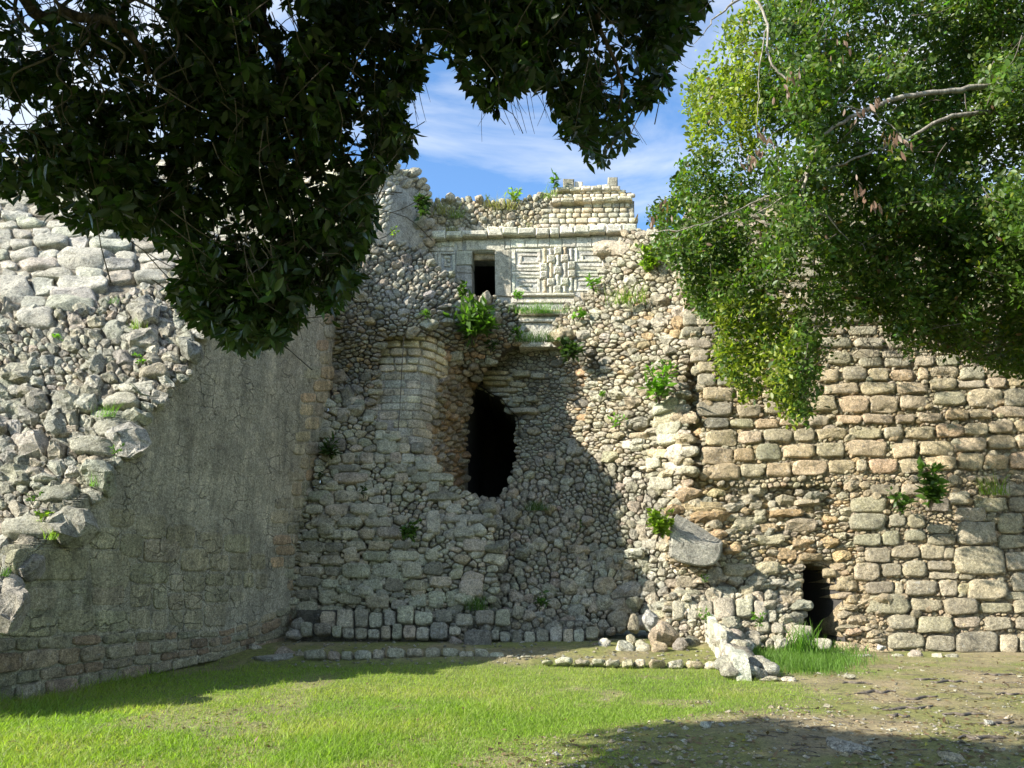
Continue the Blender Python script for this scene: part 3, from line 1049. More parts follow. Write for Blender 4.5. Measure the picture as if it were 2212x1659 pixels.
# ================================================================== BUTTRESS in the middle left
S_BU = Surf([(640, 1385, 17.2), (690, 1070, 17.75), (730, 900, 18.6), (860, 870, 19.1), (930, 1000, 18.8), (1020, 1090, 18.5), (1060, 1120, 17.8), (1062, 1300, 17.2), (900, 1340, 17.1), (850, 1150, 17.5), (800, 1010, 18.3)], 0.05)
butt = thing('stone_buttress', 'stepped grey stone buttress in shade between the plastered wall and the grey rubble ramp', 'buttress', at(860, 1330, 17.1))
T2 = (553, 830.2, 0.4362); T4b = (553, 1161.8, 0.4362)
bu = rects([(358, 522, 402, 440), (375, 560, 446, 497), (255, 380, 536, 588), (385, 518, 531, 588), (328, 440, 503, 533), (500, 590, 512, 556), (245, 338, 597, 650), (340, 460, 598, 660), (464, 590, 598, 657), (593, 652, 604, 663),
            (270, 402, 662, 712), (405, 530, 664, 714), (533, 678, 668, 716), (228, 315, 728, 772), (318, 422, 724, 770), (425, 510, 725, 774), (513, 592, 719, 773), (594, 730, 718, 771),
            (222, 340, 780, 836), (343, 438, 785, 838), (445, 548, 778, 828), (551, 668, 776, 826), (672, 768, 781, 824), (222, 311, 843, 892), (313, 430, 849, 898), (433, 518, 834, 884), (527, 650, 829, 880), (654, 808, 826, 881),
            (590, 700, 278, 350), (762, 838, 290, 345), (700, 762, 298, 348), (822, 896, 355, 402), (785, 870, 388, 438), (675, 745, 398, 446), (655, 722, 235, 282), (585, 645, 230, 282), (512, 582, 340, 402), (655, 720, 340, 400), (716, 785, 345, 400),
            (582, 642, 348, 398), (500, 512, 345, 400), (420, 492, 342, 400), (350, 418, 325, 400), (845, 1015, 548, 585), (922, 1150, 652, 695), (682, 755, 447, 494), (762, 860, 440, 498), (860, 980, 447, 490), (840, 910, 487, 545),
            (940, 1020, 598, 648), (975, 1090, 712, 768), (1020, 1150, 770, 835), (840, 912, 640, 755), (836, 905, 820, 882), (425, 476, 68, 120), (478, 540, 78, 124), (402, 470, 122, 165), (527, 584, 158, 195), (588, 652, 188, 232)], T2, sq=0.6, jit=0.05)
bu += rects([(212, 338, 143, 190), (342, 418, 143, 192), (425, 572, 126, 204), (576, 708, 128, 200), (713, 826, 121, 204), (828, 928, 126, 190), (200, 320, 193, 248), (324, 416, 203, 251), (420, 524, 211, 262), (527, 628, 208, 267),
             (631, 735, 199, 270), (739, 852, 207, 265), (856, 972, 194, 250), (195, 310, 255, 306), (312, 406, 260, 332), (410, 528, 264, 335), (540, 664, 276, 355), (668, 740, 273, 300), (666, 750, 308, 358), (756, 848, 276, 348),
             (852, 938, 264, 350), (940, 1008, 263, 345), (1003, 1130, 213, 298), (320, 430, 337, 368), (190, 312, 312, 392)], T4b, sq=0.62, jit=0.05)
bpoly = [(628, 1392), (640, 1200), (655, 1070), (690, 1035), (705, 880), (722, 860), (760, 866), (795, 895), (832, 925), (862, 968), (930, 1012), (990, 1058), (1025, 1085), (1062, 1105), (1068, 1290), (1010, 1325), (980, 1345), (700, 1345), (640, 1400)]
bc = rubble_cells(bpoly, 21, 1.6, 0.42, 1.9, 31, avoid=boxes_of(bu, 0))
set_stones(butt, S_BU, bu, 32, M_STONE, PROF_BLOCK, 0.28, 'lichen', hmax=0.2, hmin=0.1, rough=0.05)
set_stones(butt, S_BU, bc, 33, M_STONE, PROF_ROUND, 0.3, 'lichen', angular=0.35, hmax=0.16, rough=0.07)
backing(butt, S_BU, bpoly, M_MORTAR, 9, 0.08, 0.05, (0.2, 0.185, 0.15), 1.4)

# ================================================================== ROUNDED WALL with its mouldings
S_RO = Surf([(800, 760, 19.9), (820, 730, 19.75), (900, 730, 19.5), (950, 745, 19.9), (985, 800, 21.0), (1005, 870, 22.2), (1012, 1000, 22.4), (1000, 1080, 22.0), (960, 1000, 19.9), (880, 960, 19.25), (820, 890, 19.45), (930, 860, 19.45), (900, 1010, 19.1), (970, 1060, 20.0), (960, 880, 20.3)], 0.0)
rnd = thing('rounded_wall', 'pale rounded wall corner with moulded courses, rust coloured where it meets the cave', 'wall', at(890, 1000, 19.2))


def rc_curve(u):
    return max(0.0, (u - 895) / 70.0) ** 2 * 26 + max(0.0, (860 - u)) * 0.02


TR = (619.6, 697, 0.2568)
mould = courses([(812, 722), (950, 722), (965, 775), (962, 800), (812, 790)], 16.5, (22, 42), 41, 0, 1.0, rc_curve, sq=0.9, jit=0.015)
def band(v0, v1, xs):
    out = []
    for a, b in zip(xs[:-1], xs[1:]):
        o = round_rect(a + .5, b - .5, v0 + .4, v1 - .4, sq=0.92, jit=0.012, n=20)
        o[:, 1] += [rc_curve(x) for x in o[:, 0]]
        out.append(o)
    return out
MOULD = [(0.52, 0.44, 0.34), (0.50, 0.46, 0.40), (0.55, 0.47, 0.37), (0.46, 0.42, 0.36)]
b1 = band(722, 735, [826, 852, 878, 918, 942, 958]); b2 = band(737, 752, [820, 833, 868, 907, 941, 962]); b3 = band(754, 770, [820, 844, 880, 910, 939, 965])
b4 = band(774, 788, [817, 853, 879, 904, 936, 966]); b5 = band(789, 803, [818, 853, 902, 940, 968])
set_stones(rnd, S_RO, b1 + b2 + b3, 42, M_CARVED, PROF_BLOCK, 0.4, MOULD, hmax=0.13, hmin=0.10, rough=0.02, proud=0.0, name='moulding_stone')
set_stones(rnd, S_RO, b4 + b5, 43, M_CARVED, PROF_BLOCK, 0.3, MOULD, hmax=0.085, hmin=0.065, rough=0.02, name='moulding_stone')
body = [(812, 806), (880, 806), (960, 832), (962, 900), (958, 1000), (966, 1050), (900, 985), (862, 945), (835, 900), (800, 880), (808, 830)]
bodyc = courses([(806, 806), (880, 806), (958, 830), (942, 880), (938, 1015), (900, 995), (862, 958), (830, 918), (800, 890)], 18, (30, 52), 44, 0, 0.5, rc_curve, sq=0.88, jit=0.02)
set_stones(rnd, S_RO, bodyc, 45, M_PLASTER, PROF_BLOCK, 0.06, [(0.50, 0.485, 0.455), (0.53, 0.50, 0.445), (0.47, 0.46, 0.44), (0.52, 0.46, 0.38)], hmax=0.03, hmin=0.02, rough=0.02, proud=-0.01)
side = [(960, 775), (975, 770), (1008, 800), (1019, 828), (1007, 900), (1001, 1000), (1003, 1075), (1000, 1086), (975, 1060), (936, 1016), (936, 920), (948, 850)]
sc_ = rubble_cells(side, 13, 0.9, 0.3, 0.9, 46, tilt=0.25)
set_stones(rnd, S_RO, sc_, 47, M_ROUGH, PROF_ROUND, 0.5, 'rust', angular=0.7, hmax=0.14, rough=0.08, name='rubble_stone')
backing(rnd, S_RO, [(800, 718), (960, 718), (1010, 795), (1022, 828), (1008, 900), (1002, 1090), (970, 1065), (900, 1012), (850, 965), (795, 905)], M_PLASTER, 6, 0.012, 0.015, (0.46, 0.43, 0.375), 1.6)

# ================================================================== RUBBLE MASS above the rounded wall
S_MA = Surf([(700, 480, 20.0), (740, 560, 19.5), (730, 700, 18.9), (720, 850, 18.7), (815, 700, 19.1), (812, 850, 19.1), (880, 715, 19.3), (850, 540, 20.6), (920, 560, 20.9), (1010, 640, 20.8), (1140, 680, 21.2), (1140, 760, 21.0), (1020, 830, 21.6), (960, 740, 20.0), (1060, 740, 20.9), (950, 640, 20.2), (722, 760, 19.9), (765, 740, 18.5), (812, 760, 19.7), (765, 640, 19.0), (885, 690, 18.85), (930, 705, 19.2)], 0.26)
mass = thing('rubble_mass', 'mass of loose grey rubble between plastered wall and carved temple, above the rounded wall', 'rubble', at(900, 650, 20.2))
mpoly = [(742, 470), (770, 500), (800, 512), (862, 525), (920, 545), (950, 585), (990, 605), (1012, 640), (1060, 640), (1095, 655), (1142, 672), (1145, 715), (1135, 738), (1100, 748), (1050, 785), (1030, 830), (1008, 800), (968, 768), (962, 735),
         (935, 722), (822, 722), (812, 800), (812, 868), (770, 860), (722, 862), (716, 800), (730, 700), (738, 560)]
hole1 = [(930, 655), (946, 655), (948, 672), (932, 674)]
mc = rubble_cells(mpoly, 16.5, 1.55, 0.45, 1.7, 51, avoid=[(930, 948, 655, 674)])
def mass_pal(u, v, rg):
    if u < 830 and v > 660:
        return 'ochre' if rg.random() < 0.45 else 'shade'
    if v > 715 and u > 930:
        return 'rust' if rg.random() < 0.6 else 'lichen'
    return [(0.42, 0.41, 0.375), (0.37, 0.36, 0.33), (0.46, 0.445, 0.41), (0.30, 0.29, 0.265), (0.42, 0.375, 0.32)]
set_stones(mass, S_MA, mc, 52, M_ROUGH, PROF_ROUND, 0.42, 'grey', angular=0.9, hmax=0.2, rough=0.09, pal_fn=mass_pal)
backing(mass, S_MA, [(705, 540)] + mpoly[:-4] + [(700, 862), (700, 760)], M_MORTAR, 8, 0.13, 0.07, (0.24, 0.21, 0.165), 1.6)

# ================================================================== CAVE and the wall right of it
S_CA = Surf([(1030, 800, 22.6), (1045, 770, 22.3), (1115, 900, 21.9), (1115, 1010, 21.2), (1250, 950, 20.5), (1200, 740, 21.3), (1100, 745, 21.7), (1270, 830, 20.8), (1180, 860, 21.4)], 0.08)
cavew = thing('cave_wall', 'dark grey wall of thin flat stones with stepped corbels around the mouth of the cave', 'wall', at(1180, 950, 20.8))
cpol = [(1035, 775), (1060, 762), (1100, 742), (1150, 730), (1205, 738), (1262, 780), (1280, 870), (1262, 950), (1235, 1005), (1110, 1020), (1118, 985), (1117, 900), (1100, 882), (1082, 858), (1058, 848), (1042, 838), (1030, 825)]
corb = rects([(1040, 1100, 800, 812), (1042, 1110, 813, 824), (1046, 1100, 824, 836), (1104, 1138, 826, 838), (1056, 1120, 838, 849), (1060, 1104, 850, 858), (1110, 1150, 800, 816), (1150, 1180, 806, 820), (1108, 1136, 858, 872), (1138, 1166, 856, 872), (1104, 1168, 884, 897), (1080, 1110, 860, 868)], (0, 0, 1), sq=0.9, jit=0.02)
set_stones(cavew, S_CA, corb, 61, M_STONE, PROF_BLOCK, 0.5, 'ochre', hmax=0.22, rough=0.04, name='corbel_stone', pal_fn=lambda u, v, rg: 'ochre' if v < 880 and u < 1140 and v < 856 else 'lichen')
cc = rubble_cells(cpol, 15, 1.8, 0.45, 1.4, 62, avoid=boxes_of(corb, 0))
set_stones(cavew, S_CA, cc, 63, M_STONE, PROF_ROUND, 0.28, 'shade', angular=0.3, hmax=0.12, rough=0.05, pal_fn=lambda u, v, rg: 'rust' if (u > 1225 and rg.random() < .5) else ('lichen' if rg.random() < .5 else 'shade'))
backing(cavew, S_CA, cpol, M_MORTAR, 6, 0.03, 0.03, (0.18, 0.16, 0.13), 2.0)


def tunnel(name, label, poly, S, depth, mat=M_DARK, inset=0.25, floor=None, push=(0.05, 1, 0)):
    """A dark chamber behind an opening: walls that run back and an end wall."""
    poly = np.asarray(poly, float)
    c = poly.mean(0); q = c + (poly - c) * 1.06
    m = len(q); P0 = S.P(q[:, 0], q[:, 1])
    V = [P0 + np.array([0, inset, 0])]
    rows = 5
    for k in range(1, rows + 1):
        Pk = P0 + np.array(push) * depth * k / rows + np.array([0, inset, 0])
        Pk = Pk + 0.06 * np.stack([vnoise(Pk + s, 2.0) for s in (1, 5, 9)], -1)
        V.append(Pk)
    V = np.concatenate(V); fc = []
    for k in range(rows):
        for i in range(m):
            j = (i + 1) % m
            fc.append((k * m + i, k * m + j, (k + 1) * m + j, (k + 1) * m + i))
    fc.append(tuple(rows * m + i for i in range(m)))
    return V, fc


cave_poly = [(1022, 832), (1040, 836), (1058, 850), (1082, 862), (1102, 888), (1116, 900), (1116, 1000), (1108, 1030), (1085, 1060), (1065, 1088), (1020, 1082), (1004, 1060), (1002, 1000), (1012, 920)]
S_CV = Surf([(1000, 830, 22.0), (1116, 830, 21.4), (1000, 1090, 22.0), (1116, 1090, 20.9)])
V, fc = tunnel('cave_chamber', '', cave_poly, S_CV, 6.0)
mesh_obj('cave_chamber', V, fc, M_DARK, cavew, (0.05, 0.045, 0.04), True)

# ================================================================== GREY RUBBLE RAMP and SUNLIT FLANK
S_RA = Surf([(1115, 1010, 20.6), (1060, 1092, 19.4), (1070, 1285, 17.9), (1240, 965, 20.3), (1400, 1010, 18.9), (1470, 1080, 18.1), (1440, 1300, 17.35), (1270, 1360, 17.1), (1090, 1330, 17.4), (1250, 1150, 18.7), (1150, 1100, 19.4), (1330, 1150, 18.6)], 0.2)
ramp_t = thing('rubble_ramp', 'shaded ramp of packed grey rubble stones sloping down from the cave mouth to the terrace', 'rubble slope', at(1250, 1330, 17.2))
rpoly = [(1118, 1012), (1240, 962), (1330, 992), (1400, 1005), (1475, 1075), (1450, 1110), (1440, 1200), (1482, 1245), (1442, 1300), (1395, 1340), (1330, 1362), (1270, 1372), (1200, 1345), (1100, 1345), (1000, 1335), (1068, 1290), (1062, 1105), (1022, 1092), (1090, 1062)]
T5 = (1106, 1084.3, 0.4362)
rfix = rects([(512, 645, 392, 482), (475, 590, 480, 560), (270, 365, 490, 572), (145, 228, 415, 468), (260, 322, 560, 620), (548, 662, 240, 288), (398, 525, 232, 282), (300, 395, 218, 262), (545, 606, 288, 346), (460, 510, 290, 348), (490, 545, 290, 345), (315, 345, 265, 315), (375, 410, 270, 315), (412, 460, 285, 340),
              (600, 668, 95, 165), (625, 700, 298, 352), (645, 715, 398, 455), (715, 805, 270, 305), (645, 722, 180, 240), (725, 785, 182, 240), (310, 372, 362, 420), (318, 372, 418, 460), (372, 430, 470, 550), (440, 510, 378, 415), (462, 510, 415, 468), (70, 120, 200, 245), (540, 605, 350, 390),
              (10, 120, 600, 650), (70, 175, 552, 590)], T5, sq=0.45, jit=0.08)
rc2 = rubble_cells(rpoly, 18.5, 1.3, 0.45, 1.7, 71, avoid=boxes_of(rfix, 0), size_fn=lambda u, v: np.clip(0.8 + (v - 1000) / 900, .75, 1.2))
GREYR = [(0.42, 0.405, 0.365), (0.37, 0.36, 0.32), (0.46, 0.445, 0.40), (0.32, 0.305, 0.27), (0.42, 0.365, 0.315), (0.39, 0.355, 0.31)]
set_stones(ramp_t, S_RA, rfix + rc2, 72, M_ROUGH, PROF_ROUND, 0.42, GREYR, angular=0.7, hmax=0.2, rough=0.08, pal_fn=lambda u, v, rg: 'white' if (u > 1370 and v > 1150 and rg.random() < .6) else GREYR)
backing(ramp_t, S_RA, rpoly, M_MORTAR, 8, 0.11, 0.05, (0.22, 0.195, 0.155), 2.2)

S_FL = Surf([(1200, 740, 20.7), (1200, 690, 21.0), (1270, 640, 21.0), (1350, 510, 21.2), (1420, 520, 20.2), (1480, 700, 18.9), (1485, 850, 18.2), (1480, 1085, 17.8), (1400, 1010, 18.6), (1300, 980, 19.6), (1245, 955, 20.25), (1275, 870, 20.3), (1400, 800, 18.9), (1400, 650, 19.7), (1320, 760, 19.9)], 0.26)
flank = thing('rubble_flank', 'bright sunlit slope of cream rubble right of the cave, rising to the carved temple', 'rubble slope', at(1380, 900, 18.8))
fpoly = [(1196, 705), (1225, 660), (1262, 640), (1300, 600), (1335, 520), (1365, 495), (1400, 500), (1470, 520), (1500, 600), (1495, 690), (1480, 760), (1472, 870), (1490, 1040), (1488, 1090), (1440, 1090), (1400, 1012), (1330, 998), (1238, 968), (1235, 948), (1268, 900), (1282, 850), (1262, 790), (1235, 755), (1205, 740)]
trim = rects([(1565, 1790, 660, 770), (1570, 1800, 755, 880), (1600, 1815, 850, 960), (1615, 1830, 915, 1030), (1680, 1840, 1020, 1160), (1685, 1860, 1160, 1290), (1780, 1885, 1370, 1500), (1525, 1700, 1065, 1140), (1325, 1450, 1000, 1075), (1385, 1545, 915, 985), (1510, 1650, 1140, 1235), (1540, 1755, 1300, 1415)], (1006.9, 697, 0.2568), sq=0.6, jit=0.06)
for o in trim[:4]:
    c = o.mean(0); o[:, 1] -= (o[:, 0] - c[0]) * 0.3
def fl_size(u, v):
    return np.where((u < 1330) & (v < 720), 0.72, np.where((u < 1320) & (v > 780), 0.95, 1.1))
fcell = rubble_cells(fpoly, 19.5, 1.75, 0.48, 1.8, 81, avoid=boxes_of(trim, 0), size_fn=fl_size, tilt=-0.12)
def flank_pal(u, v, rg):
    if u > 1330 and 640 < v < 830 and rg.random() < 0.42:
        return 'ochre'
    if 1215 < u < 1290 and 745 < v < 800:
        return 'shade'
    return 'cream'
set_stones(flank, S_FL, trim, 82, M_STONE, PROF_BLOCK, 0.3, 'cream', hmax=0.3, rough=0.06, angular=.2)
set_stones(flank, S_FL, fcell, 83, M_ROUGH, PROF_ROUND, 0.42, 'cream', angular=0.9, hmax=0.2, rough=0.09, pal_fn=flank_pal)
backing(flank, S_FL, fpoly, M_MORTAR, 8, 0.12, 0.07, (0.36, 0.30, 0.21), 2.0)

# ================================================================== RIGHT: block wall, broken lower wall with doorway, big-stone wall
S_AS = Surf([(1500, 1400, 17.15), (1500, 500, 18.7), (2212, 1410, 16.55), (2212, 500, 18.1), (1850, 950, 17.6)], 0.0)
S_CO = Surf([(1490, 690, 19.1), (1505, 860, 18.5), (1500, 1060, 18.0), (1560, 1060, 17.75), (1840, 1050, 17.5), (1650, 1150, 17.7), (1600, 1230, 17.2), (1450, 1240, 17.25), (1450, 1340, 16.9), (1700, 1400, 16.8), (1860, 1400, 16.8), (1850, 1200, 17.2), (1760, 1180, 17.5)], 0.08)
S_AS_B = Surf([(1500, 1400, 17.2), (1500, 500, 18.75), (2212, 1410, 16.6), (2212, 500, 18.15), (1850, 950, 17.65)], 0.02)
ash = thing('block_wall', 'sunlit wall of tan rounded blocks in regular courses behind the hanging tree at the right', 'wall', at(1850, 1030, 17.5))
T6b = (1316.7, 542.2, 0.4048)
ab = [(390, 480, 337, 400), (385, 488, 405, 458), (500, 588, 400, 450), (415, 552, 457, 525), (432, 530, 531, 595), (535, 600, 530, 590), (1160, 1285, 543, 608), (1330, 1455, 567, 624), (1465, 1605, 565, 624), (1630, 1730, 558, 618), (1740, 1860, 555, 618),
      (470, 567, 590, 650), (1095, 1225, 632, 700), (1238, 1376, 615, 692), (1380, 1490, 626, 695), (1495, 1622, 635, 695), (1645, 1700, 618, 692), (1706, 1862, 620, 672), (1868, 2000, 618, 690), (2005, 2110, 610, 680), (468, 570, 656, 722), (576, 680, 656, 720), (690, 800, 650, 715),
      (1135, 1328, 706, 770), (1338, 1525, 703, 766), (1532, 1702, 703, 766), (1706, 1850, 680, 742), (1855, 2000, 692, 735), (2005, 2110, 680, 732), (2115, 2240, 660, 722), (495, 665, 726, 800), (672, 800, 726, 798), (815, 940, 736, 792), (946, 1040, 735, 790), (1050, 1130, 705, 765),
      (1210, 1382, 775, 866), (1386, 1536, 770, 866), (1545, 1704, 776, 846), (1726, 1902, 750, 822), (1912, 2088, 738, 834), (2094, 2240, 738, 830), (467, 663, 803, 885), (680, 810, 820, 888), (820, 936, 803, 870), (942, 1040, 798, 868), (1060, 1208, 768, 862),
      (503, 636, 890, 950), (642, 770, 898, 946), (776, 900, 896, 946), (906, 1056, 888, 936), (1060, 1170, 880, 936), (1210, 1346, 875, 926), (1350, 1522, 870, 924), (1526, 1630, 872, 922), (1636, 1772, 865, 917), (1790, 1916, 846, 904), (1920, 2040, 845, 896), (2046, 2240, 832, 886),
      (510, 682, 956, 1042), (686, 816, 965, 1030), (822, 976, 950, 1022), (982, 1096, 946, 1020), (1104, 1266, 946, 1006), (1276, 1452, 940, 1006), (1460, 1568, 940, 1005), (1577, 1730, 940, 1004), (1740, 1886, 918, 996), (1890, 2018, 918, 984), (2022, 2146, 905, 974), (2150, 2260, 908, 966),
      (485, 656, 1050, 1142), (660, 768, 1052, 1126), (776, 916, 1032, 1116), (922, 1100, 1030, 1108), (1106, 1252, 1022, 1104), (1256, 1480, 1010, 1098), (1505, 1636, 1022, 1108), (1650, 1826, 1015, 1096), (1838, 2006, 995, 1070), (2010, 2170, 980, 1060), (2175, 2300, 980, 1056),
      (520, 692, 1136, 1226), (697, 828, 1135, 1208), (832, 966, 1130, 1208), (972, 1162, 1116, 1200), (1166, 1310, 1116, 1190), (1314, 1372, 1113, 1180), (1380, 1532, 1108, 1190), (1538, 1682, 1110, 1188), (1687, 1846, 1095, 1172), (1858, 1992, 1080, 1170), (1995, 2126, 1085, 1165), (2130, 2260, 1070, 1165),
      (1250, 1370, 1230, 1275), (1384, 1546, 1242, 1306), (1550, 1700, 1246, 1310), (2050, 2240, 1242, 1310)]
abo = rects(ab, T6b, sq=0.74, jit=0.055)
ab_hidden = courses([(1480, 430), (2420, 430), (2420, 790), (2260, 800), (2070, 780), (1790, 790), (1660, 830), (1560, 700), (1490, 690), (1470, 560)], 27, (48, 85), 91, -0.008, 5, avoid=boxes_of(abo, 3), sq=0.75) + \
    courses([(1590, 800), (1780, 790), (1780, 860), (1600, 870)], 27, (45, 70), 92, 0, 5, avoid=boxes_of(abo, 3), sq=0.75) + \
    courses([(2190, 780), (2420, 780), (2420, 1060), (2215, 1050)], 33, (55, 85), 93, -0.02, 5, avoid=boxes_of(abo, 3), sq=0.75)
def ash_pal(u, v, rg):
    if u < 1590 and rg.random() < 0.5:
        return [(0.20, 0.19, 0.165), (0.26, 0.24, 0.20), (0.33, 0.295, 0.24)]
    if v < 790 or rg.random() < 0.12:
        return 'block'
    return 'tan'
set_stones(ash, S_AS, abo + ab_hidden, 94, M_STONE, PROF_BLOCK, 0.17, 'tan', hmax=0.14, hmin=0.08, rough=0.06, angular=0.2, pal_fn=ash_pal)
apoly = [(1500, 425), (2430, 425), (2430, 1075), (2000, 1060), (1840, 1046), (1560, 1050), (1522, 1030), (1520, 900), (1505, 760), (1488, 690), (1478, 560)]
achips = rubble_cells(apoly, 12, 1.4, 0.35, 1.0, 95)
set_stones(ash, S_AS_B, achips, 96, M_ROUGH, PROF_ROUND, 0.5, [(0.45, 0.40, 0.31), (0.40, 0.36, 0.29), (0.50, 0.45, 0.37), (0.42, 0.34, 0.24)], joined=True, stuff='chinking_stones', hmax=0.10)
backing(ash, S_AS_B, apoly, M_MORTAR, 9, 0.0, 0.03, (0.42, 0.36, 0.27), 1.6)

coll = thing('collapsed_wall', 'broken sunlit wall of ochre rubble around the small low doorway below the tan block wall', 'wall', at(1620, 1390, 16.9))
door_hole = [(1731, 1213), (1760, 1218), (1792, 1228), (1806, 1262), (1818, 1300), (1826, 1412), (1750, 1412), (1740, 1350), (1735, 1280)]
kpoly = [(1464, 700), (1492, 690), (1508, 780), (1524, 880), (1520, 1030), (1560, 1052), (1842, 1044), (1850, 1100), (1862, 1200), (1885, 1330), (1900, 1412), (1690, 1412), (1660, 1392), (1440, 1388), (1400, 1350), (1440, 1300), (1482, 1245), (1440, 1200), (1450, 1110), (1492, 1088), (1484, 960), (1476, 860), (1470, 780)]
gp = kpoly
T8 = (1437.5, 1039.4, 0.3734)
kf = rects([(80, 365, 128, 188), (140, 370, 190, 245), (355, 498, 12, 62), (390, 472, 118, 168), (475, 555, 115, 168), (510, 590, 160, 215), (600, 795, 165, 212), (690, 880, 220, 300), (535, 652, 250, 300), (380, 525, 215, 295), (520, 690, 300, 372), (725, 860, 340, 392), (870, 930, 345, 385), (640, 760, 390, 455), (760, 915, 420, 465),
            (510, 650, 475, 550), (580, 685, 568, 612), (690, 785, 580, 625), (460, 560, 555, 645), (665, 785, 665, 715), (680, 795, 785, 835), (1045, 1160, 780, 835), (1040, 1140, 660, 720), (985, 1110, 560, 640), (1000, 1080, 640, 680), (905, 985, 505, 560), (415, 510, 612, 690), (250, 410, 610, 680), (60, 190, 560, 620), (45, 200, 630, 690),
            (740, 890, 105, 150), (590, 640, 110, 160), (330, 430, 370, 430), (240, 330, 500, 600), (330, 460, 470, 560)], T8, sq=0.55, jit=0.07)
kc = rubble_cells(kpoly, 22, 2.0, 0.5, 1.9, 101, avoid=boxes_of(kf, 0) + [(1724, 1826, 1208, 1420)])
kc = [o for o in kc if not inside(door_hole, np.array([o[:, 0].mean()]), np.array([o[:, 1].mean()]))[0]]
jl = rubble_cells([(1806, 1232), (1866, 1200), (1890, 1330), (1912, 1412), (1840, 1412), (1832, 1300), (1818, 1260)], 19, 1.7, 0.35, 1.2, 104)
def co_pal(u, v, rg):
    if v > 1240 and u < 1740:
        return 'cream' if rg.random() < 0.7 else 'grey'
    if u > 1780 and v > 1220:
        return 'tan'
    return 'ochre'
set_stones(coll, S_CO, kf, 102, M_ROUGH, PROF_BLOCK, 0.4, 'ochre', angular=0.4, hmax=0.26, rough=0.08, pal_fn=co_pal)
set_stones(coll, S_CO, kc + jl, 103, M_ROUGH, PROF_ROUND, 0.5, 'ochre', angular=1.1, hmax=0.24, rough=0.09, pal_fn=co_pal)
backing(coll, S_CO, kpoly, M_MORTAR, 7, 0.07, 0.07, (0.50, 0.40, 0.26), 1.4, holes=[door_hole])
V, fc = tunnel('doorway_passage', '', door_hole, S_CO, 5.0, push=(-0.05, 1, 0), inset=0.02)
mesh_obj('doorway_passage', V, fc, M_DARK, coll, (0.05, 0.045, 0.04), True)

S_DR = Surf([(1830, 1040, 17.35), (1830, 1410, 16.75), (2212, 1040, 16.95), (2212, 1412, 16.35), (2020, 1230, 16.85)], 0.0)
S_DR_B = Surf([(1830, 1040, 17.40), (1830, 1410, 16.8), (2212, 1040, 17.0), (2212, 1412, 16.4), (2020, 1230, 16.9)], 0.02)
dside = thing('big_stone_wall', 'low wall of large grey-brown squared stones right of the small doorway', 'wall', at(2050, 1405, 16.6))
db = [(1075, 1275, 90, 187), (1065, 1273, 188, 285), (1086, 1245, 306, 376), (1250, 1355, 285, 376), (1386, 1506, 280, 348), (1512, 1645, 252, 306), (1516, 1680, 310, 376), (1290, 1390, 190, 266), (1674, 1846, 150, 236), (1670, 1910, 240, 370), (1915, 2060, 186, 308), (1920, 2100, 315, 390), (1780, 1976, 95, 180), (1982, 2130, 95, 180),
      (1156, 1300, 385, 470), (1306, 1466, 370, 450), (1472, 1610, 366, 450), (1665, 1956, 378, 545), (1960, 2100, 408, 522), (1092, 1240, 476, 576), (1250, 1366, 475, 556), (1370, 1510, 460, 560), (1516, 1660, 460, 520), (1522, 1696, 526, 570), (1160, 1322, 580, 650), (1378, 1570, 570, 666), (1582, 1692, 570, 666), (1745, 1970, 566, 692), (2000, 2120, 530, 640),
      (1168, 1406, 656, 770), (1412, 1602, 680, 756), (1606, 1800, 676, 780), (1806, 2006, 702, 764), (2012, 2150, 690, 766), (1284, 1450, 776, 862), (1456, 1662, 780, 882), (1668, 1820, 782, 850), (1842, 2000, 786, 866), (2024, 2150, 786, 860), (1284, 1500, 880, 972), (1504, 1680, 890, 986), (1674, 1922, 866, 1002), (1926, 2036, 886, 1000), (2040, 2150, 880, 1000),
      (1176, 1350, 20, 84), (1358, 1520, 20, 88), (1890, 2100, 20, 90), (1640, 1760, 60, 140), (1600, 1660, 385, 450), (1700, 1742, 590, 670), (1915, 1955, 550, 640), (1325, 1372, 580, 660), (1400, 1500, 190, 270), (1690, 1780, 545, 570), (1850, 1912, 190, 236), (1610, 1665, 385, 450), (1500, 1640, 95, 180), (1960, 2100, 640, 690)]
dbo = rects(db, T8, sq=0.78, jit=0.05)
db_ext = courses([(2222, 1030), (2420, 1030), (2420, 1420), (2222, 1420)], 33, (50, 85), 111, 0, 4, avoid=boxes_of(dbo, 2), sq=0.75)
set_stones(dside, S_DR, dbo + db_ext, 112, M_STONE, PROF_BLOCK, 0.2, 'block', hmax=0.13, hmin=0.05, rough=0.055, angular=0.15)
dpoly = [(1842, 1035), (2430, 1040), (2430, 1425), (1905, 1418), (1890, 1360), (1862, 1250), (1850, 1120)]
dch = rubble_cells(dpoly, 13, 1.3, 0.4, 1.0, 113)
set_stones(dside, S_DR_B, dch, 114, M_ROUGH, PROF_ROUND, 0.55, 'tan', joined=True, stuff='chinking_stones', hmax=0.11)
backing(dside, S_DR_B, dpoly, M_MORTAR, 9, 0.0, 0.03, (0.36, 0.31, 0.235), 1.4)
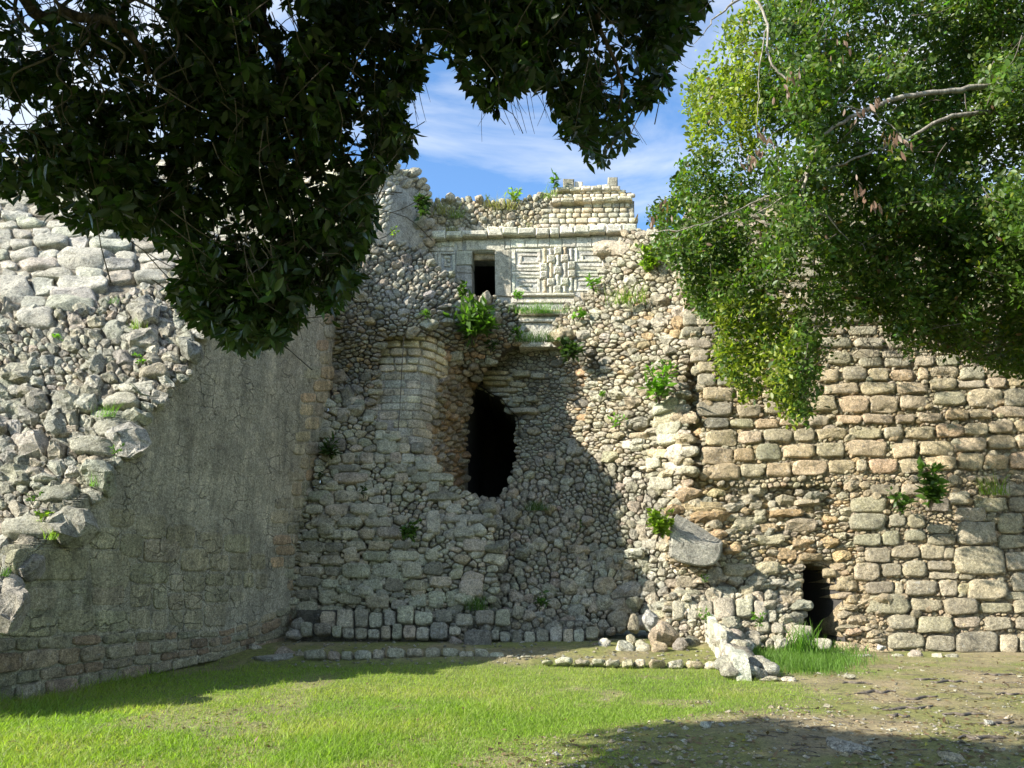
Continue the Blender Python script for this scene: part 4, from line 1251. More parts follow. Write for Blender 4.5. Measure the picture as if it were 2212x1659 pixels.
# ================================================================== PLINTH ROWS, KERBS, LOW WALL
S_P1 = Surf([(600, 1320, 17.0), (1260, 1320, 16.9), (600, 1395, 16.75), (1260, 1395, 16.6)])
pli = thing('stone_plinth', 'two rows of upright shaded stones along the foot of the buttress and ramp', 'plinth', at(900, 1395, 16.7))
p1 = rects([(405, 488, 360, 458), (490, 560, 355, 452), (562, 630, 373, 452), (637, 695, 362, 444), (700, 785, 342, 438), (322, 402, 366, 460), (788, 880, 370, 440), (890, 975, 360, 430), (985, 1075, 380, 440), (1085, 1180, 365, 440), (1182, 1262, 360, 445)], T4b, sq=0.75, jit=0.04)
p2 = rects([(235, 296, 432, 505), (302, 385, 440, 502), (387, 434, 450, 510), (437, 496, 462, 514), (499, 560, 460, 516), (563, 623, 468, 516), (626, 678, 448, 518), (681, 733, 440, 518), (736, 800, 450, 518), (802, 864, 460, 523), (867, 956, 436, 522), (959, 1020, 456, 500), (1166, 1206, 470, 523), (1207, 1260, 482, 535)], T4b, sq=0.78, jit=0.04)
p2 += rects([(0, 52, 655, 722), (60, 115, 657, 722), (117, 181, 648, 718), (184, 247, 637, 722), (249, 300, 644, 722), (302, 354, 650, 718), (360, 425, 635, 700)], T5, sq=0.78, jit=0.04)
set_stones(pli, S_P1, p1, 121, M_STONE, PROF_BLOCK, 0.3, 'lichen', hmax=0.22, rough=0.05, proud=0.05)
set_stones(pli, S_P1, p2, 122, M_STONE, PROF_BLOCK, 0.3, 'lichen', hmax=0.22, rough=0.05, proud=0.22)
backing(pli, S_P1, [(640, 1318), (1000, 1330), (1260, 1345), (1285, 1395), (640, 1392)], M_MORTAR, 8, 0.0, 0.03, (0.17, 0.16, 0.13), 0.8)
pch = rubble_cells([(930, 1330), (1080, 1320), (1200, 1345), (1290, 1350), (1290, 1392), (930, 1370)], 15, 1.2, 0.4, 1.0, 123)
set_stones(pli, S_P1, pch, 124, M_ROUGH, PROF_ROUND, 0.5, 'shade', angular=.5, hmax=0.2, joined=True, stuff='rubble')

S_K1 = Surf([(500, 1400, 15.0), (1180, 1400, 14.7), (500, 1432, 14.9), (1180, 1432, 14.55)])
kerb1 = thing('stone_kerb', 'shaded kerb of low squared stones between lawn and terrace, left half', 'kerb', at(850, 1428, 14.8), 'low kerbs before the ruin')
k1 = rects([(242, 352, 568, 615), (360, 424, 572, 620), (426, 488, 572, 620), (492, 580, 570, 618), (582, 640, 562, 618), (652, 745, 558, 608), (750, 832, 560, 605), (842, 920, 553, 606), (926, 1004, 556, 608), (1006, 1082, 575, 611), (1084, 1156, 566, 611), (1159, 1230, 578, 608), (1236, 1290, 597, 612), (1300, 1380, 598, 612)], T4b, sq=0.7, jit=0.05)
set_stones(kerb1, S_K1, k1, 131, M_STONE, PROF_BLOCK, 0.5, 'lichen', hmax=0.3, hmin=0.18, rough=0.06)
S_K2 = Surf([(1150, 1420, 13.95), (1580, 1420, 13.7), (1150, 1450, 13.9), (1580, 1450, 13.6)])
kerb2 = thing('stone_kerb', 'sunlit kerb of small rounded stones running up to the low plastered wall stub', 'kerb', at(1350, 1445, 13.75), 'low kerbs before the ruin')
k2 = rects([(145, 205, 783, 806), (212, 300, 773, 810), (308, 388, 785, 812), (396, 457, 780, 814), (460, 536, 790, 822), (540, 600, 786, 828), (603, 660, 783, 827), (675, 760, 790, 834), (764, 852, 790, 835), (856, 948, 792, 834), (950, 1030, 790, 836)], T5, sq=0.5, jit=0.06)
set_stones(kerb2, S_K2, k2, 132, M_STONE, PROF_ROUND, 0.7, 'cream', hmax=0.3, hmin=0.15, rough=0.07)
S_K3 = Surf([(1830, 1400, 16.0), (2212, 1400, 15.5), (1830, 1425, 15.9), (2212, 1425, 15.4)])
kerb3 = thing('stone_kerb', 'line of half buried pale stones at the foot of the big stone wall', 'kerb', at(1950, 1420, 15.8), 'low kerbs before the ruin')
k3 = rects([(940, 1040, 1004, 1042), (1045, 1190, 1006, 1042), (1195, 1290, 1012, 1042), (1300, 1385, 1005, 1040), (1390, 1490, 988, 1052), (1530, 1600, 1005, 1046), (1605, 1690, 1010, 1044)], T8, sq=0.5, jit=0.08)
set_stones(kerb3, S_K3, k3, 133, M_STONE, PROF_ROUND, 0.6, 'cream', hmax=0.25, hmin=0.1, rough=0.08)

S_UP = Surf([(1440, 1290, 16.75), (1700, 1290, 16.5), (1440, 1390, 16.45), (1700, 1390, 16.15)])
bench = thing('upright_stone_row', 'sunlit row of upright rounded stones on a rubble footing left of the small doorway', 'plinth', at(1560, 1395, 16.4))
u1 = rects([(790, 852, 490, 592), (862, 920, 490, 590), (920, 992, 492, 590), (995, 1102, 480, 596), (1104, 1190, 486, 580), (1192, 1256, 497, 597)], T5, sq=0.7, jit=0.04)
u1 += rects([(608, 682, 825, 890), (608, 680, 892, 935), (522, 600, 820, 880), (450, 548, 868, 970), (715, 850, 838, 905), (830, 955, 918, 995), (700, 828, 905, 960), (585, 640, 745, 820)], T8, sq=0.6, jit=0.05)
set_stones(bench, S_UP, u1, 135, M_STONE, PROF_BLOCK, 0.35, [(0.42, 0.39, 0.34), (0.38, 0.355, 0.31), (0.46, 0.43, 0.38)], hmax=0.22, rough=0.05, proud=0.03)
upoly = [(1446, 1285), (1660, 1290), (1720, 1360), (1745, 1392), (1440, 1392)]
set_stones(bench, S_UP, rubble_cells(upoly, 17, 1.3, 0.4, 1.0, 136, avoid=boxes_of(u1, 0)), 137, M_ROUGH, PROF_ROUND, 0.5, 'cream', angular=.5, hmax=0.2, rough=0.08)
backing(bench, S_UP, upoly, M_MORTAR, 7, 0.02, 0.04, (0.40, 0.34, 0.25), 0.8)

# low plastered wall stub running towards the lawn
lw = thing('low_wall_stub', 'low broken wall end with plastered left side and rubble top, reaching the lawn', 'wall', ground(1575, 1440))
A0, A1 = ground(1522, 1398, 0.05), ground(1590, 1462, 0)      # along the wall, far to near (left side foot)
dirw = unit(A1 - A0); side_n = np.array([dirw[1], -dirw[0], 0]); side_n = side_n if side_n[0] < 0 else -side_n
LEN = np.linalg.norm(A1 - A0)


class WallSide:
    def __init__(self, o, a, b):
        self.o, self.a, self.b = np.asarray(o, float), np.asarray(a, float), np.asarray(b, float)

    def P(self, u, v):
        u = np.asarray(u, float) / 100; v = np.asarray(v, float) / 100
        return self.o + u[..., None] * self.a - v[..., None] * self.b


def lw_h(t):
    return 0.56 * (1 - 0.22 * t - 0.62 * np.clip((t - 0.55) / 0.45, 0, 1) ** 1.5)


SW = WallSide(A0, dirw, np.array([0, 0, 1.0]))
ts = np.linspace(0, 1, 13)
ppoly = [(t * LEN * 100, -lw_h(t) * 100 + random.uniform(-4, 4)) for t in ts] + [(LEN * 100, 4), (0, 4)]
rgw = np.random.default_rng(5)
pc = rubble_cells([(x, y) for x, y in ppoly], 46, 1.2, 0.3, 1.0, 141)
set_stones(lw, SW, pc, 142, M_PLASTER, PROF_BLOCK, 0.1, [(0.58, 0.57, 0.54), (0.54, 0.53, 0.50)], hmax=0.05, rough=0.03, name='plaster_slab')
ST = WallSide(A0 - side_n * 0.36, dirw, side_n)
tb = Bag()
for i in range(62):
    t = rgw.random() if i < 44 else rgw.uniform(.82, 1.05); w = rgw.uniform(0.05, 0.55); hh = lw_h(t) * (rgw.uniform(0.72, 1.04))
    if w > 0.4:
        hh *= rgw.uniform(0.3, 1)
    if i >= 44:
        w = rgw.uniform(-.12, .6); hh = rgw.uniform(.08, .3)
    c = A0 + dirw * t * LEN * 1.03 - side_n * w + np.array([0, 0, hh - 0.06])
    s = rgw.uniform(0.10, 0.2)
    bm_v = rgw.normal(0, 1, (1, 3))
    V, fc = None, None
    ico = None
    from math import pi
    # rough lump: a squashed, facet-cut sphere
    n1, n2 = 7, 10
    th = np.linspace(0.0, pi, n1)[:, None]; ph = np.linspace(0, 2 * pi, n2, endpoint=False)[None]
    D = np.stack([np.sin(th) * np.cos(ph), np.sin(th) * np.sin(ph), np.cos(th) + 0 * ph], -1).reshape(-1, 3)
    rr = np.ones(len(D))
    for _ in range(6):
        d = unit(rgw.normal(0, 1, 3)); k = rgw.uniform(0.55, 0.9)
        rr = np.minimum(rr, k / np.maximum(D @ d, 1e-3) * (D @ d > 0) + 9 * (D @ d <= 0))
    V = c + D * rr[:, None] * s * np.array([1.2, 1.1, 0.8])
    fc = [(a * n2 + b, (a + 1) * n2 + b, (a + 1) * n2 + (b + 1) % n2, a * n2 + (b + 1) % n2) for a in range(n1 - 1) for b in range(n2)]
    mesh_obj('stone', V, fc, M_ROUGH, lw, pick('white', rgw))
# solid inside
cs = []
for t in ts:
    p = A0 + dirw * t * LEN
    for w, z in ((0.03, -0.05), (0.03, lw_h(t) * 0.86), (0.48, lw_h(t) * 0.8), (0.55, -0.05)):
        cs.append(p - side_n * w + np.array([0, 0, z]))
fc = []
for i in range(len(ts) - 1):
    for j in range(4):
        fc.append((i * 4 + j, i * 4 + (j + 1) % 4, (i + 1) * 4 + (j + 1) % 4, (i + 1) * 4 + j))
fc += [(0, 1, 2, 3), tuple(len(ts) * 4 - 4 + k for k in (3, 2, 1, 0))]
mesh_obj('core', cs, fc, M_MORTAR, lw, (0.42, 0.38, 0.31))


# ================================================================== LOOSE STONES, each a thing
def boulder(name, label, cu, cvb, wpx, hpx, Y=None, pal='white', cuts=9, seed=1, depth=0.8, mat=None, roll=0.0, group=None, tint=None, cat='stone', sink=0.12, zb=None):
    rg = np.random.default_rng(seed)
    P = at(cu, cvb, Y) if Y is not None else ground(cu, cvb, gz(*[np.array([k]) for k in ground(cu, cvb)[:2]])[0])
    sc = np.linalg.norm(P - ORG) / F * math.cos(math.atan2(abs(cu - 1106), F))
    w, h = wpx * sc, hpx * sc
    n1, n2 = 14, 20
    th = np.linspace(0.0, math.pi, n1)[:, None]; ph = np.linspace(0, 2 * math.pi, n2, endpoint=False)[None]
    D = np.stack([np.sin(th) * np.cos(ph), np.sin(th) * np.sin(ph), np.cos(th) + 0 * ph], -1).reshape(-1, 3)
    rr = np.full(len(D), 1.0)
    for _ in range(cuts):
        d = unit(rg.normal(0, 1, 3)); k = rg.uniform(0.45, 0.85)
        q = D @ d
        rr = np.minimum(rr, np.where(q > 0.02, k / np.maximum(q, 1e-3), 9))
    rr = rr * (1 + 0.09 * fbm(D + seed * 3.7, 2.0, 3))
    V = D * rr[:, None]
    V = V / (V.max(0) - V.min(0)) * np.array([w, w * depth, h])
    V = V - (V.max(0) + V.min(0)) / 2
    cr, sr = math.cos(roll), math.sin(roll)
    V = np.stack([V[:, 0] * cr - V[:, 2] * sr, V[:, 1], V[:, 0] * sr + V[:, 2] * cr], -1)
    V = V + P + np.array([0, w * depth * 0.3, h / 2 - sink * h])
    fc = [(a * n2 + b, (a + 1) * n2 + b, (a + 1) * n2 + (b + 1) % n2, a * n2 + (b + 1) % n2) for a in range(n1 - 1) for b in range(n2)]
    o = mesh_obj(name, V, fc, mat or M_ROUGH, None, tint if tint is not None else pick(pal, rg), smooth=False)
    tag(o, label, cat, group or ('loose stones lying along the foot of the ruin' if name == 'loose_stone' else None))
    return o


def t5(x, y):
    return 1106 + x * .4362, 1084.3 + y * .4362


def t4(x, y):
    return 553 + x * .4362, 1161.8 + y * .4362


def bl(t, box, name, label, **kw):
    (x0, x1, y0, y1) = box
    a = t(x0, y0); b = t(x1, y1)
    return boulder(name, label, (a[0] + b[0]) / 2, b[1], b[0] - a[0], (b[1] - a[1]) * 1.12, **kw)


bl(t4, (-40, 165, 585, 645), 'boulder', 'wide low grey boulder lying at the left end of the shaded kerb', seed=201, pal='grey', Y=14.7, depth=0.6)
bl(t4, (85, 185, 545, 615), 'boulder', 'humped grey boulder behind the wide low one by the shaded kerb', seed=202, pal='grey', Y=15.1)
bl(t4, (185, 232, 566, 600), 'loose_stone', 'small stone between the humped grey boulder and the shaded kerb', seed=203, pal='grey', Y=15.0)
bl(t4, (-40, 20, 530, 575), 'loose_stone', 'small grey stone near the foot of the plastered wall behind the boulders', seed=204, pal='lichen', Y=15.6)
bl(t4, (955, 1022, 492, 542), 'loose_stone', 'pale rounded stone lying beside the big squared block on the terrace', seed=205, pal='white', Y=16.2)
bl(t4, (140, 225, 458, 502), 'loose_stone', 'flat grey stone in the dark corner between plastered wall and plinth', seed=206, pal='grey', Y=16.5)
bl(t4, (170, 240, 400, 460), 'loose_stone', 'grey lump leaning in the dark corner above a flat stone', seed=207, pal='grey', Y=16.8)
bl(t5, (650, 732, 540, 632), 'loose_stone', 'smooth white angular stone propped upright before a dark hollow in the rubble', seed=208, tint=(0.60, 0.59, 0.56), cuts=12, Y=16.3)
bl(t5, (575, 632, 560, 645), 'loose_stone', 'pointed brownish stone left of the smooth white upright stone', seed=209, pal='pink', Y=16.3)
bl(t5, (690, 842, 612, 742), 'boulder', 'large tilted boulder with an orange broken face among fallen white stones', seed=210, tint=(0.58, 0.47, 0.35), cuts=12, Y=15.6, roll=-0.35)
bl(t5, (520, 605, 693, 762), 'loose_stone', 'white angular stone at the left of the fallen stone group on the terrace', seed=211, pal='white', Y=15.3)
bl(t5, (612, 702, 692, 762), 'loose_stone', 'cream stone lying in front of the boulder with the orange face', seed=212, pal='cream', Y=15.3)
bl(t5, (694, 776, 698, 764), 'loose_stone', 'grey-brown stone tucked under the boulder with the orange face', seed=213, pal='tan', Y=15.2)
bl(t5, (800, 876, 680, 748), 'loose_stone', 'pale cracked stone at the right end of the fallen stone group', seed=214, pal='cream', Y=15.4)
bl(t5, (432, 492, 680, 752), 'loose_stone', 'white upright stone alone at the right end of the plinth row', seed=215, pal='white', Y=15.8, cuts=11)
bl(t5, (388, 428, 700, 735), 'loose_stone', 'small pale stone left of the white upright stone at the plinth end', seed=216, pal='grey', Y=15.9)
bl(t5, (570, 615, 660, 705), 'loose_stone', 'small ochre stone behind the white angular stone of the fallen group', seed=217, pal='ochre', Y=15.7)
bl(t5, (860, 940, 668, 720), 'loose_stone', 'low grey stone between fallen stones and the plastered wall stub', seed=218, pal='grey', Y=16.0)
bl(t5, (1060, 1128, 565, 648), 'loose_stone', 'thin wedge of pale stone leaning on the upright stone row', seed=219, pal='cream', Y=16.1, cuts=13, roll=0.5)
bl(lambda x, y: (1437.5 + x * .3734, 1039.4 + y * .3734), (1235, 1285, 948, 978), 'loose_stone', 'small bright white stone on the ground at the foot of the big stone wall', seed=220, tint=(.7, .69, .66), Y=16.2)
bl(lambda x, y: (1437.5 + x * .3734, 1039.4 + y * .3734), (820, 920, 1028, 1066), 'loose_stone', 'pale stone half sunk in the weeds before the doorway', seed=221, pal='cream', Y=14.6)
bl(lambda x, y: (1437.5 + x * .3734, 1039.4 + y * .3734), (1420, 1480, 1065, 1110), 'loose_stone', 'brown crumbly stone on bare earth before the big stone wall', seed=222, pal='rust', Y=14.2)
bl(lambda x, y: (1437.5 + x * .3734, 1039.4 + y * .3734), (548, 660, 1132, 1160), 'loose_stone', 'flat pale stone at the turf edge beside the low wall stub', seed=223, pal='cream')
bl(lambda x, y: (1437.5 + x * .3734, 1039.4 + y * .3734), (680, 760, 1135, 1160), 'loose_stone', 'second flat pale stone at the turf edge, nearer the doorway weeds', seed=224, pal='cream')
bl(lambda x, y: (1437.5 + x * .3734, 1039.4 + y * .3734), (1040, 1115, 1120, 1148), 'loose_stone', 'flat stone at the edge of the weeds on the bare earth', seed=225, pal='cream')
bl(lambda x, y: (1437.5 + x * .3734, 1039.4 + y * .3734), (210, 272, 1396, 1428), 'loose_stone', 'lone pale stone in the lawn just beyond the tree shadow', seed=226, pal='white')
bl(lambda x, y: (1437.5 + x * .3734, 1039.4 + y * .3734), (985, 1180, 1490, 1555), 'loose_stone', 'flat pale bedrock slab showing in the shaded earth', seed=227, pal='white', depth=1.6, sink=0.55, cat='rock')
bl(lambda x, y: (1437.5 + x * .3734, 1039.4 + y * .3734), (1855, 1905, 1385, 1415), 'loose_stone', 'bright white stone on brown leaf litter at the right', seed=228, tint=(.66, .64, .58))
bl(lambda x, y: (1437.5 + x * .3734, 1039.4 + y * .3734), (1640, 1755, 1565, 1620), 'loose_stone', 'flat grey-brown stone in shade at the bottom right', seed=229, pal='tan', depth=1.4, sink=0.5)

# big squared block on the terrace
S_BK = Surf([(990, 1350, 16.15), (1070, 1350, 16.1), (990, 1405, 16.1), (1070, 1405, 16.05)])
ms = stone_meshes(S_BK, rects([(1030, 1166, 453, 552)], T4b, sq=0.9, jit=0.015, n=24), np.random.default_rng(3), [(0.99, -2.2), (1.0, -0.1), (0.99, 0.5), (0.95, 0.85), (0.85, 1.0), (0.45, 1.0)], 0.3, [(0.2, 0.195, 0.175)], hmax=0.22, rough=0.02)
o = mesh_obj('squared_block', ms[0][0], ms[0][1], M_STONE, None, ms[0][2]); tag(o, 'large dark squared block standing alone before the plinth on the terrace', 'block')

# fallen curved block
def curved_block():
    m = lambda l: np.array([(1339.2 + x * .4086, 1015.4 + y * .4086) for x, y in l])
    low = [(546, 410), (538, 445), (522, 478), (498, 500), (455, 510), (420, 511), (375, 502), (330, 489), (295, 474), (260, 455), (262, 400), (264, 350)]
    front = chaikin(m([(268, 296), (300, 318), (330, 337), (390, 368), (450, 385), (500, 390), (545, 386)] + low), .2)
    back = chaikin(m([(291, 226), (325, 244), (362, 263), (430, 302), (490, 338), (520, 358), (548, 378)] + [(400 + (x - 400) * .96, 400 + (y - 400) * .94) for x, y in low]), .2)
    SB = Surf([(1440, 1100, 16.75), (1570, 1100, 16.85), (1440, 1230, 16.5), (1570, 1230, 16.6)])
    c = front.mean(0); n = len(front); rings = []
    for s, dz in ((0.5, -0.05), (0.9, -0.03), (0.98, 0.0), (1.0, 0.05)):
        q = c + (front - c) * s
        rings.append(SB.P(q[:, 0], q[:, 1]) + np.array([0, dz, 0]))
    P = SB.P(back[:, 0], back[:, 1])
    P = ORG + (P - ORG) * ((P[:, 1:2] + 0.75) / P[:, 1:2])
    rings.append(P); rings.append(P.mean(0) + (P - P.mean(0)) * 0.5 + np.array([0, .1, 0]))
    V = np.concatenate(rings)
    V = V + 0.014 * np.stack([fbm(V + k, 6, 2) for k in (1, 4, 8)], -1)
    fc = []
    for r in range(len(rings) - 1):
        for i in range(n):
            j = (i + 1) % n
            fc.append((r * n + i, (r + 1) * n + i, (r + 1) * n + j, r * n + j))
    fc.append(tuple(range(n))); fc.append(tuple((len(rings) - 1) * n + i for i in reversed(range(n))))
    o = mesh_obj('curved_block', V, fc, M_ROUGH, None, (0.50, 0.475, 0.41), smooth=False)
    tag(o, 'big fallen quarter-round block with hollow top resting on rubble beside a bright green bush', 'block')


curved_block()

# ================================================================== TEMPLE
S_T = Surf([(900, 500, 22.3), (1400, 500, 21.5), (900, 700, 22.3), (1400, 700, 21.5)])
S_TB = Surf([(900, 520, 22.35), (1400, 520, 21.55), (900, 400, 22.75), (1400, 400, 21.95)])
tem = thing('carved_temple', 'pale carved stone temple on top of the ruin with dark doorway, key patterns and rosettes', 'temple', S_T.P(np.array([1150.]), np.array([640.]))[0])
TT = (852, 348.5, 0.2801)
rt = np.random.default_rng(77)
TC = [(0.52, 0.515, 0.495), (0.48, 0.475, 0.455), (0.55, 0.545, 0.525), (0.47, 0.46, 0.43)]


def tb_(name, x0, x1, y0, y1, out, S=S_T, pal=TC, mat=None, back=0.2, jit=0.35, quad=None, parent=None, bev=0.25):
    q = None
    if quad is not None:
        q = [(TT[0] + a * TT[2], TT[1] + b * TT[2]) for a, b in quad]
    V, fc = slab(S, TT[0] + x0 * TT[2], TT[1] + y0 * TT[2], TT[0] + x1 * TT[2], TT[1] + y1 * TT[2], out, back, bev, jit, rt, q)
    return mesh_obj(name, V, fc, mat or M_CARVED, parent or tem, pick(pal, rt), smooth=False)


# wall body with the doorway left open
DOOR_T = [(600, 690), (780, 690), (780, 1100), (600, 1100)]
def tq(l):
    return [(TT[0] + a * TT[2], TT[1] + b * TT[2]) for a, b in l]
backing(tem, S_T, tq([(215, 590), (1790, 570), (1790, 1330), (215, 1330)]), M_CARVED, 7, 0.0, 0.008, (0.46, 0.455, 0.43), 1.2, holes=[tq(DOOR_T)], name='wall_body')
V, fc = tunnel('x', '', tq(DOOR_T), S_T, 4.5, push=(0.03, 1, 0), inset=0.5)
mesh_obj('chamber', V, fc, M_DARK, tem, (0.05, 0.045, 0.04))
# jambs, reveals, lintel
for y0, y1 in ((695, 800), (815, 865), (868, 970), (975, 1090)):
    tb_('jamb_stone', 478, 598, y0, y1, 0.05, pal=[(0.30, 0.295, 0.28), (0.34, 0.33, 0.31)], back=0.55)
tb_('jamb_stone', 780, 894, 686, 1046, 0.06, pal=[(0.40, 0.385, 0.345)], back=0.6)
tb_('lintel', 552, 852, 614, 688, 0.05, pal=[(0.42, 0.41, 0.385)], back=0.6)
tb_('soffit_beam', 604, 778, 690, 740, -0.18, pal=[(0.42, 0.34, 0.25)], back=0.3)
# frieze pieces between lintel and cornice
for a in ((228, 260, 632, 696), (262, 325, 632, 655), (328, 360, 626, 665), (363, 420, 624, 655), (423, 460, 622, 660), (262, 330, 668, 697), (333, 400, 672, 697), (403, 455, 670, 697), (487, 526, 614, 692), (856, 896, 602, 678)):
    tb_('frieze_stone', *a, 0.045)
x = 900
for w in (110, 100, 90, 95, 110, 120, 98):
    tb_('frieze_stone', x, x + w - 3, 602 - (x - 900) * 0.018, 668 - (x - 900) * 0.008, 0.06); x += w
tb_('frieze_stone', 1630, 1650, 580, 735, 0.07); tb_('frieze_stone', 1655, 1760, 582, 730, 0.03)
# cornice
for a in ((228, 286, 575, 622), (288, 405, 562, 620), (409, 525, 566, 610), (529, 722, 562, 604), (726, 838, 536, 598), (842, 956, 532, 592), (960, 1088, 542, 594), (1091, 1195, 542, 594), (1198, 1271, 537, 592), (1274, 1384, 527, 588), (1388, 1502, 522, 582), (1505, 1626, 520, 576), (1630, 1752, 516, 574), (1755, 1872, 511, 574)):
    tb_('cornice_stone', *a, 0.30, back=0.4, bev=0.5, jit=0.8)
# key-pattern bars, left panel
def bars(lst, out=0.035):
    for a in lst:
        tb_('fret_bar', *a, out * rt.uniform(0.9, 1.1), jit=0.2)
bars_left = ([(335, 362, 705, 862), (365, 470, 705, 722), (448, 470, 725, 862), (362, 430, 845, 862), (385, 430, 738, 755), (385, 402, 757, 815), (404, 430, 798, 815), (412, 430, 757, 780), (370, 470, 868, 885), (395, 470, 900, 918), (445, 470, 920, 965)])
bars(bars_left, 0.075)
# right panel
bars([(905, 935, 680, 850), (938, 1128, 680, 700), (1105, 1128, 702, 772), (962, 1104, 718, 732), (962, 985, 735, 792), (988, 1128, 775, 792), (938, 1120, 800, 826), (938, 1120, 828, 848), (905, 1120, 858, 876), (905, 932, 880, 1022), (936, 1125, 884, 902), (1102, 1125, 904, 1012), (960, 1100, 920, 936), (960, 1060, 950, 966), (960, 982, 936, 950), (936, 1100, 980, 1012),
      (1392, 1412, 668, 778), (1415, 1596, 668, 690), (1575, 1596, 692, 780), (1440, 1572, 712, 728), (1440, 1460, 730, 770), (1415, 1574, 758, 778), (1400, 1612, 792, 812), (1400, 1612, 815, 838), (1400, 1612, 850, 868), (1400, 1600, 872, 890), (1385, 1408, 905, 1005), (1412, 1560, 905, 925), (1430, 1540, 940, 960), (1412, 1500, 985, 1005), (1600, 1622, 668, 850)])
tb_('ledge', 905, 1392, 1024, 1046, 0.14); tb_('ledge', 905, 1392, 1050, 1095, 0.05); tb_('ledge', 215, 600, 1060, 1095, 0.1)
# colonnettes
def colon(x, y0, y1, w=26):
    u0, v0 = TT[0] + x * TT[2], TT[1] + y0 * TT[2]; v1 = TT[1] + y1 * TT[2]
    P = S_T.P(np.array([u0, u0]), np.array([v0, v1])); n = normals(S_T, np.array([u0]), np.array([v0]))[0]
    r = w * TT[2] / 2 * np.linalg.norm(P[0] - ORG) / F
    t = np.linspace(0, 1, 9)
    pr = r * np.array([1.15, 1.15, .95, .95, .9, .95, .95, 1.15, 1.15])
    V, fc = tube(P[0] + (P[1] - P[0]) * t[:, None] + n * 0.02, pr, 12)
    mesh_obj('colonnette', V, fc, M_CARVED, tem, pick(TC + [(0.5, 0.42, 0.33)], rt))
for a in ((1160, 680, 785), (1160, 920, 1015), (1206, 792, 905), (1258, 730, 812), (1258, 880, 965), (1315, 790, 902), (1362, 680, 772), (1362, 905, 1005), (1208, 972, 1022), (1312, 968, 1016), (1205, 680, 728), (1315, 672, 720), (318, 708, 800, 30), (275, 708, 760, 30)):
    colon(*a)
# rosette squares
def rosette(cx, cy, s=58):
    o = tb_('rosette_block', cx - s / 2, cx + s / 2, cy - s / 2, cy + s / 2, 0.11, jit=0.2)
    u, v = np.array([TT[0] + cx * TT[2]]), np.array([TT[1] + cy * TT[2]])
    P = S_T.P(u, v)[0]; n = normals(S_T, u, v)[0]
    a = unit(S_T.P(u + 1, v)[0] - P); b = np.cross(n, a)
    r = s * 0.36 * TT[2] * np.linalg.norm(P - ORG) / F
    bag = Bag()
    th = np.linspace(0, 2 * np.pi, 18, endpoint=False)
    ring = [P + n * 0.115 + r * (np.cos(t) * a + np.sin(t) * b) for t in list(th) + [0]]
    V, fc = tube(ring, [r * 0.16], 6); bag.add(V, fc, pick(TC, rt))
    for k in range(6):
        t = k * np.pi / 3
        V, fc = tube([P + n * 0.115 + r * 0.3 * (np.cos(t) * a + np.sin(t) * b), P + n * 0.12 + r * 0.72 * (np.cos(t + .2) * a + np.sin(t + .2) * b)], [r * 0.13, r * 0.2], 6); bag.add(V, fc, pick(TC, rt))
    V, fc = tube([P + n * 0.10, P + n * 0.14], [r * 0.22, r * 0.17], 10); bag.add(V, fc, pick(TC, rt))
    bag.build('rosette', M_CARVED, o)
for c in ((1263, 697), (1206, 761), (1315, 754), (1151, 820), (1367, 808), (1259, 846), (1151, 882), (1367, 873), (1207, 939), (1313, 933), (1256, 993)):
    rosette(*c)
# upper frieze: rubble where the facing is gone, coursed stones at the right
fr = [(290, 330), (340, 300), (560, 300), (760, 320), (980, 305), (1100, 275), (1150, 262), (1200, 320), (1140, 345), (1135, 515), (860, 525), (840, 500), (740, 500), (530, 545), (290, 560), (240, 575), (232, 420)]
frc = rubble_cells(tq(fr), 11, 1.25, 0.36, 0.7, 151)
set_stones(tem, S_TB, frc, 152, M_ROUGH, PROF_ROUND, 0.5, 'cream', angular=0.6, hmax=0.2, name='rubble_stone', rough=0.08)
backing(tem, S_TB, tq([(222, 330), (340, 305), (560, 305), (760, 325), (980, 310), (1110, 280), (1220, 215), (1255, 220), (1740, 215), (1830, 240), (1880, 560), (222, 620)]), M_MORTAR, 6, 0.03, 0.03, (0.38, 0.35, 0.28), 1.6, name='frieze_core')
blk = rects([(292, 345, 390, 412), (290, 345, 415, 440), (292, 330, 443, 478), (295, 345, 480, 512), (290, 405, 515, 560), (637, 690, 390, 425), (637, 690, 428, 455), (640, 686, 458, 490), (632, 690, 492, 550), (555, 625, 520, 560), (690, 728, 510, 552), (738, 800, 498, 532), (804, 850, 498, 532)], TT, sq=0.85, jit=0.02)
up = courses(tq([(1140, 362), (1240, 345), (1820, 330), (1872, 512), (1640, 516), (1385, 522), (1140, 538)]), 10.5, (11, 26), 153, -0.012, 0.7, avoid=boxes_of(blk), sq=0.9, jit=0.02)
set_stones(tem, S_TB, blk + up, 154, M_CARVED, PROF_BLOCK, 0.22, 'cream', hmax=0.09, hmin=0.04, name='facing_stone', rough=0.02)
S_TC = Surf([(900, 520, 22.2), (1400, 520, 21.4), (900, 400, 22.6), (1400, 400, 21.8)])
for x0, x1 in ((1222, 1285), (1288, 1385), (1388, 1455), (1457, 1520), (1523, 1610), (1613, 1718), (1722, 1832)):
    tb_('cornice_stone', x0, x1, 312 - (x0 - 1222) * .035, 344 - (x0 - 1222) * .035, 0.24, S=S_TB, pal='cream', jit=0.6, bev=0.4)
up2 = courses(tq([(1225, 250), (1730, 240), (1825, 245), (1830, 312), (1225, 318)]), 9.5, (11, 22), 155, -0.012, 0.7, sq=0.9, jit=0.02)
set_stones(tem, S_TB, up2, 156, M_CARVED, PROF_BLOCK, 0.25, 'cream', hmax=0.1, hmin=0.05, name='facing_stone', rough=0.02, proud=0.06)
